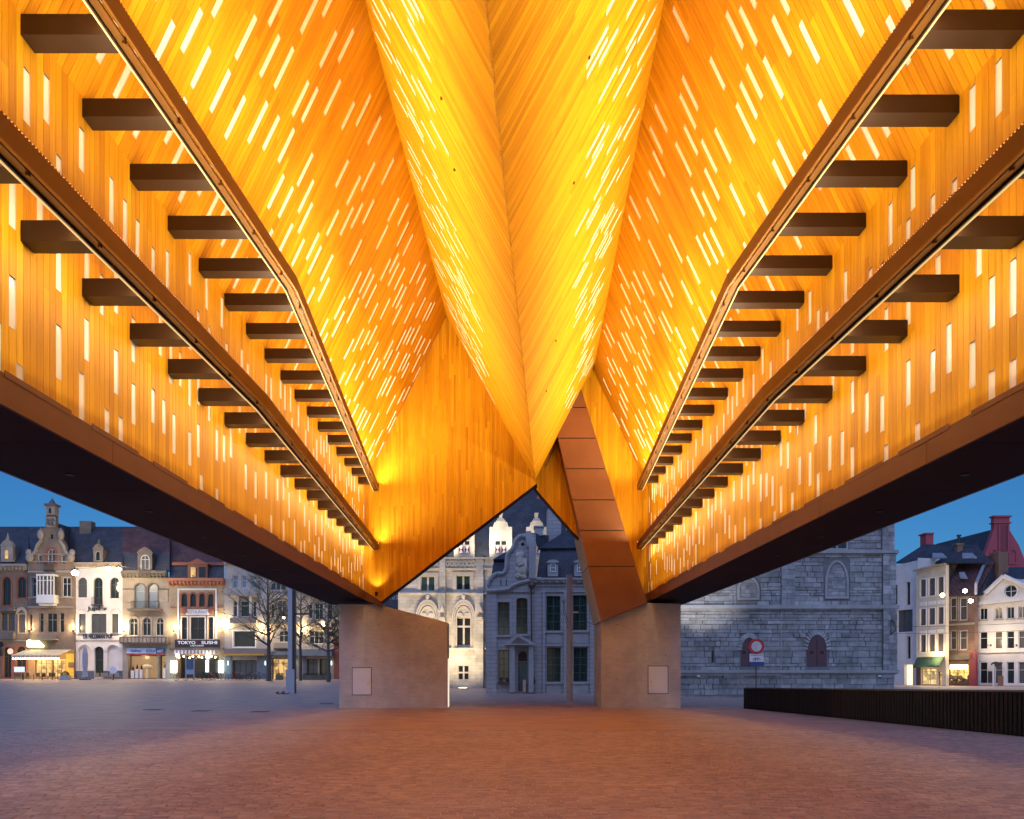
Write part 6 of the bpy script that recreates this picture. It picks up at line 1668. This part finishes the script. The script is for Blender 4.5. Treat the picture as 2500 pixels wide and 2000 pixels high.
for k, (px, c_, lab) in enumerate(spots):
    a = random.choice((0.25, -0.3, 0.5, 2.8, 3.4, 0.9)); Y = YBK + random.uniform(-0.6, 0.6) - (1.5 if px < 450 else 0)
    if c_ in proto: bicycle(lab, px, Y, a, None, proto[c_])
    else: proto[c_] = bicycle(lab, px, Y, 0, C_[c_]); proto[c_].rotation_euler.z = a

# ------------------------------------------------------------------ terrace furniture, boards, planters
def gpt(px, Y): b = P(px, 1645, Y); b.z = gz(b.x, Y); return b
def chair(label, px, Y, ang, group, first=None):
    b = gpt(px, Y)
    if first: return copy_tree(first, None, b, ang, label)
    M_rat = pm('rattan', (0.22, 0.13, 0.06), 0.7, 0.25, 10)
    r = empty('cafe_chair', b, label, 'chair', group); o = wloc(r)
    mb = MB(); mb.box(o.x - 0.22, o.x + 0.22, o.y - 0.22, o.y + 0.22, o.z + 0.42, o.z + 0.46); mb.build('seat', M_rat, r)
    mb = MB(); mb.box(o.x - 0.22, o.x + 0.22, o.y + 0.19, o.y + 0.22, o.z + 0.46, o.z + 0.90); mb.build('backrest', M_rat, r)
    for x in (-0.2, 0.2):
        for y in (-0.2, 0.2): mb = MB(); mb.tube(o + Vector((x, y, 0)), o + Vector((x * 0.95, y, 0.43)), 0.02); mb.build('leg', M_rat, r)
    return r
def table(label, px, Y, group, first=None):
    b = gpt(px, Y)
    if first: return copy_tree(first, None, b, 0, label)
    r = empty('cafe_table', b, label, 'table', group); o = wloc(r)
    mb = MB(); mb.tube(o + Vector((0, 0, 0.72)), o + Vector((0, 0, 0.75)), 0.4, 0.4, 14); mb.build('table_top', pm('table_wood', (0.32, 0.20, 0.10), 0.5), r)
    mb = MB(); mb.tube(o, o + Vector((0, 0, 0.72)), 0.04); mb.build('stem', M_iron, r); mb = MB(); mb.tube(o, o + Vector((0, 0, 0.03)), 0.25, 0.22, 12); mb.build('foot', M_iron, r)
    return r
GC, GT = 'rattan chairs on the lit restaurant terrace', 'round tables on the terraces'
ch0 = tb0 = None
lab = ['rattan chair beside the lit menu stand', 'second rattan chair from the menu stand', 'rattan chair under the left end of the bulb awning', 'rattan chair before the yellow lit wall', 'rattan chair before the left lit shop window', 'rattan chair under the middle of the bulb awning', 'rattan chair before the right lit shop window', 'rattan chair near the round box bush', 'rattan chair closest to the planter with the bush']
for k, x in enumerate((40, 50, 60, 70, 96, 110, 122, 134, 145)):
    c_ = chair(lab[k], x, 103.5 + random.uniform(-0.5, 0.5), random.choice((0.2, 1.6, 3.0, -1.4)), GC, ch0); ch0 = ch0 or c_
for k, (x, l_) in enumerate(((55, 'round terrace table beside the menu stand'), (82, 'round terrace table before the yellow wall'), (103, 'round terrace table under the bulb awning'), (128, 'round terrace table near the box bush'))):
    c_ = table(l_, x, 103.2, GT, tb0); tb0 = tb0 or c_
ch1 = None
for k, (x, l_) in enumerate(((236, 'pale chair at the left of the pub terrace stack'), (244, 'pale chair second in the pub terrace stack'), (252, 'pale chair before the lit pub door'), (261, 'pale chair in the middle of the pub terrace'), (270, 'pale chair under the white barrel sign'), (280, 'pale chair right of the white barrel sign'), (288, 'pale chair at the right end of the pub terrace'))):
    c_ = chair(l_, x, 103.0 + random.uniform(-0.3, 0.3), random.choice((0.1, 1.7, 3.1)), 'pale chairs before the white pub', ch1)
    if not ch1:
        ch1 = c_
        for o in ch1.children: o.data.materials[0] = pm('pale_rattan', (0.42, 0.33, 0.20), 0.7, 0.2, 10)
# folded parasol
pb_ = gpt(208, 103); r = empty('parasol', pb_, 'folded lilac grey parasol before the white pub', 'parasol')
mb = MB(); prof = [(0.10, 0.35), (0.30, 0.30), (0.9, 0.26), (1.8, 0.34), (2.9, 0.36), (3.6, 0.22), (4.1, 0.05)]
for k, ((z0, r0), (z1, r1)) in enumerate(zip(prof, prof[1:])): mb.tube(pb_ + Vector((0, 0, z0 + 0.3)), pb_ + Vector((0, 0, z1 + 0.3)), r0, r1, 9, caps=False)
mb.build('canopy', pm('parasol_cloth', (0.36, 0.36, 0.45), 0.8, 0.2, 4, stretch=(4, 4, 0.4)), r)
mb = MB(); mb.tube(pb_, pb_ + Vector((0, 0, 4.5)), 0.04); mb.build('pole', M_zinc, r); mb = MB(); mb.box(pb_.x - 0.5, pb_.x + 0.5, pb_.y - 0.5, pb_.y + 0.5, pb_.z, pb_.z + 0.12); mb.build('foot', M_iron, r)
# round white sign before the pub
p = gpt(277, 102.6); r = empty('barrel_sign', p, 'round white sign standing on the pub terrace', 'sign')
mb = MB(); mb.tube(p + Vector((0, 0, 1.25)) + Vector((-0.0, 0.1, 0)), p + Vector((0, -0.1, 1.25)), 0.48, 0.48, 18); mb.build('sign_face', pm('sign_white', None), r); mb = MB(); mb.tube(p, p + Vector((0, 0, 0.8)), 0.05); mb.build('post', M_iron, r)
# menu stand
p = gpt(47, 103); r = empty('menu_stand', p, 'lit white menu stand at the left end of the terrace', 'menu stand')
mb = MB(); mb.box(p.x - 0.65, p.x + 0.65, p.y, p.y + 0.06, p.z + 1.0, p.z + 1.65); mb.build('menu_panel', glow('menu_light', (0.75, 0.85, 1.0), 0.9), r)
for x in (-0.55, 0.55): mb = MB(); mb.tube(p + Vector((x, 0, 0)), p + Vector((x, 0, 1.0)), 0.03); mb.build('leg', M_iron, r)
# box bush in planter
M_bush = pm('box_leaf', (0.05, 0.075, 0.025), 0.8, 0.4, 6)
p = gpt(160, 103); r = empty('planter', p, 'square grey planter with a round box bush by the restaurant', 'planter')
mb = MB(); mb.box(p.x - 0.5, p.x + 0.5, p.y - 0.4, p.y + 0.4, p.z, p.z + 0.55); mb.build('tub', M_zinc, r)
mb = MB()
for k in range(260):
    a = random.uniform(0, 2 * math.pi); u = random.uniform(-0.2, 1); q = Vector((math.cos(a) * math.sqrt(1 - u * u), math.sin(a) * math.sqrt(1 - u * u), u)) * random.uniform(0.36, 0.46) + p + Vector((0, 0, 0.65))
    w_ = Vector((random.gauss(0, 1), random.gauss(0, 1), random.gauss(0, 1))).normalized() * 0.07; v_ = Vector((random.gauss(0, 1), random.gauss(0, 1), random.gauss(0, 1))).normalized() * 0.05
    mb.poly([q - w_, q + v_, q + w_, q - v_])
tag(mb.build('bush', M_bush, r), kind='stuff')
tub0 = None
for k, (x, l_) in enumerate(((748, 'dark trough planter right of the grey mast'), (764, 'second dark trough planter right of the grey mast'), (781, 'dark trough planter left of the spreading tree'), (800, 'dark trough planter behind the spreading tree'), (682, 'low planter with a green bush under the tallest bare tree'))):
    p = gpt(x, 103)
    if tub0 is None:
        r = empty('trough_planter', p, l_, 'planter', 'dark trough planters before the corner terrace'); tub0 = r
        mb = MB(); mb.box(p.x - 0.42, p.x + 0.42, p.y - 0.25, p.y + 0.25, p.z, p.z + 0.6); mb.build('tub', pm('tub_dark', (0.09, 0.09, 0.10), 0.6), r)
        mb = MB()
        for q in range(120):
            c = p + Vector((random.uniform(-0.4, 0.4), random.uniform(-0.2, 0.2), random.uniform(0.58, 0.85))); w_ = Vector((random.gauss(0, 1), random.gauss(0, 1), random.gauss(0, 1))).normalized() * 0.07; v_ = Vector((random.gauss(0, 1), random.gauss(0, 1), random.gauss(0, 1))).normalized() * 0.05
            mb.poly([c - w_, c + v_, c + w_, c - v_])
        tag(mb.build('bush', M_bush, r), kind='stuff')
    else: copy_tree(tub0, None, p, 0, l_)
# information board
p = gpt(463.5, 98); r = empty('information_board', p, 'blue grey information board on two posts before the sushi restaurant', 'board')
u = 98 / F
for x in (-10, 10): mb = MB(); mb.box(p.x + x * u - 0.06, p.x + x * u + 0.06, p.y, p.y + 0.1, p.z, P(0, 1608, 98).z); mb.build('post', pm('mast_grey', None), r)
mb = MB(); mb.box(p.x - 9 * u, p.x + 9 * u, p.y + 0.02, p.y + 0.07, P(0, 1634, 98).z, P(0, 1610, 98).z); mb.build('map_panel', pm('map_panel', (0.08, 0.11, 0.18), 0.3, 0.4, 2.5), r)
mb = MB(); mb.box(p.x - 9 * u, p.x + 9 * u, p.y + 0.02, p.y + 0.07, P(0, 1646.5, 98).z, P(0, 1635, 98).z); mb.build('lower_panel', pm('panel_pale', (0.32, 0.36, 0.48), 0.4), r)
# dark traffic light at the left edge, with a round white plate
p = gpt(-2, 95); r = empty('traffic_light', p, 'dark backs of a traffic light cut off by the left edge of the picture', 'traffic light')
mb = MB(); mb.tube(p, Vector((p.x, p.y, P(0, 1570, 95).z)), 0.07); mb.build('pole', M_iron, r)
mb = MB(); mb.box(p.x - 0.2, p.x + 0.38, p.y - 0.2, p.y + 0.2, P(0, 1602, 95).z, P(0, 1583, 95).z); mb.build('signal_head', M_iron, r); mb = MB(); mb.tube(P(0, 1574, 95), P(0, 1574, 95.1), 0.36, 0.36, 14); mb.build('round_plate', M_iron, r)
f = Facade('hanging_sign', 'round white hanging sign on the brown house at the left edge', 'sign', 20, 34, YH - 0.9, base=1597)
mb = MB(); c = f.pt(26.5, 1590.5, 0); mb.tube(c, c + Vector((0, -0.12, 0)), 0.33, 0.4, 14); mb.build('sign_face', glow('sign_soft', (1.0, 0.78, 0.62), 0.5), f.root); mb = MB(); mb.tube(c, c + Vector((0, 0.9, 0.2)), 0.03); mb.build('bracket', M_iron, f.root)
# kerb and painted marks of the street before the houses
mb = MB(); a, b = -118.0, 60.0; ky = 90.0
mb.box(-75, -22, 88.0, 88.3, 0.60, gz(-50, 88) + 0.02); k_ = mb.build('kerb', M_stone, None, (-50, 88, 0)); tag(k_, kind='structure')
for k, (x0, x1, py) in enumerate(((-10, 7, 1667.5), (56, 80, 1678.5))):
    Y = (H - 0.5) * F / (py - CY); Y = min(Y, 92)
    q = MB(); z = gz(-45, Y) + 0.012; q.box((x0 - CX) * Y / F, (x1 - CX) * Y / F, Y, Y + 1.2, z - 0.02, z); o = q.build('road_marking', M_whitef, None, ((x0 - CX) * Y / F, Y, z)); tag(o, kind='structure')

# ------------------------------------------------------------------ street lamps that light the facades
def street_lamp(label, px, py, Y, power, col, wall_y, size=0.34, tgt=None):
    c = P(px, py, Y)
    r = empty('facade_lamp', c, label, 'lamp', 'lit lamps on the house fronts')
    mb = MB(); mb.ball(c, size * 0.85, size * 0.85, size * 0.7, 18, 10); mb.build('lamp_globe', glow('lamp_glow', (1.0, 0.86, 0.58), 60.0), r, smooth=True)
    mb = MB(); mb.box(c.x - size * 0.8, c.x + size * 0.8, c.y - size * 0.6, c.y + size * 0.6, c.z + size * 0.75, c.z + size * 1.1); mb.build('lamp_cap', M_iron, r)
    mb = MB(); mb.tube(c + Vector((0, 0, size * 0.9)), c + Vector((0, 0, size + 0.35)), 0.03); mb.build('lamp_hanger', M_iron, r)
    L_ = bpy.data.lights.new('lamp_light', 'POINT'); L_.energy = power; L_.color = col; L_.shadow_soft_size = size + 0.05
    o = bpy.data.objects.new('lamp_light', L_); COL.objects.link(o); o.location = c + Vector((0, -0.1, -size * 1.4))
LW = (1.0, 0.72, 0.38)
YL = YH - 6.0
street_lamp('big bright lamp between the gabled house and the pub', 183, 1399, YL, K_ST * 1.4, LW, YH, 0.46)
street_lamp('left one of the two lamps before the pub front', 263.5, 1388, YL, K_ST, LW, YH)
street_lamp('right one of the two lamps before the pub front', 289.5, 1390.5, YL, K_ST, LW, YH)
street_lamp('lamp glowing through the tallest tree left of the mast', 693, 1508, 100.0, K_ST * 0.8, LW, YH, 0.2)
street_lamp('left one of the three lamps over the shops on the right', 2301, 1453, 106.5, K_ST * 0.6, LW, 116, 0.3)
street_lamp('upper one of the three lamps over the shops on the right', 2356, 1443, 105.5, K_ST * 0.6, LW, 113, 0.3)
street_lamp('lower right one of the three lamps over the shops on the right', 2370, 1467.5, 102.0, K_ST * 0.6, LW, 111, 0.3)
def wall_lamp(label, px, py, Y, power, d=0.55):
    c = P(px, py, Y - d)
    r = empty('wall_washer', c, label, 'lamp', 'small wall lamps between the houses')
    mb = MB(); mb.tube(c + Vector((0, 0, -0.18)), c + Vector((0, 0, 0.1)), 0.09, 0.11, 8); mb.build('lamp_body', M_iron, r); mb = MB(); mb.tube(c, Vector((c.x, Y, c.z)), 0.03); mb.build('bracket', M_iron, r)
    for dz in (0.5,):
        L_ = bpy.data.lights.new('washer_light', 'POINT'); L_.energy = power; L_.color = (1.0, 0.72, 0.36); L_.shadow_soft_size = 0.2
        o = bpy.data.objects.new('washer_light', L_); COL.objects.link(o); o.location = c + Vector((0, -0.2, dz))
for px, py, l_, k in ((70, 1540, 'wall lamp at the joint left of the gabled house', 0.7), (178, 1540, 'wall lamp at the joint left of the white pub', 0.8), (301, 1541, 'wall lamp at the joint right of the white pub', 1.1), (424, 1540, 'wall lamp at the joint left of the sushi house', 0.9), (540, 1533, 'wall lamp at the joint right of the sushi house', 1.7), (640, 1545, 'wall lamp behind the tallest bare tree', 1.0), (738, 1545, 'wall lamp right of the grey mast', 1.0), (790, 1535, 'wall lamp above the corner terrace', 0.7)):
    wall_lamp(l_, px, py, YH, K_WL * k)
for px, py, Y, l_, k in ((2275, 1608, 114.5, 'wall lamp low on the cream house', 1.5), (2338, 1595, 112.0, 'wall lamp over the bright shop', 0.6), (2419, 1575, 109.8, 'wall lamp on the pediment house between its windows', 0.8), (2482, 1575, 107.0, 'wall lamp at the right edge on the pediment house', 0.5)):
    wall_lamp(l_, px, py, Y, K_WL * k, 0.9)

def wire(label, pts):
    mb = MB(); q = [P(*p) for p in pts]
    out = []
    for a_, b_ in zip(q, q[1:]):
        for k in range(6): t = k / 6; m_ = a_.lerp(b_, t); m_.z -= 0.5 * t * (1 - t) * 1.2; out.append(m_)
    out.append(q[-1]); mb.path(out, 0.022, 4); o = mb.build('overhead_wire', M_iron, None, q[0]); tag(o, label, 'wire')
wire('thin overhead wire crossing the right hand shops just under the lamps', [(2186, 1530, 104), (2560, 1518, 98)])
wire('thin overhead wire crossing the right hand shops below their middle windows', [(2186, 1547, 104), (2560, 1536, 98)])
wire('thin overhead wire strung between the lamps over the pub and the gallery', [(60, 1393, 104), (183, 1388, 104), (263.5, 1379, 104), (289.5, 1381, 104), (430, 1395, 104)])
wire('thin overhead wire running past the right end of the sushi house to the grey mast', [(500, 1480, 107), (700, 1535, 60.5)])
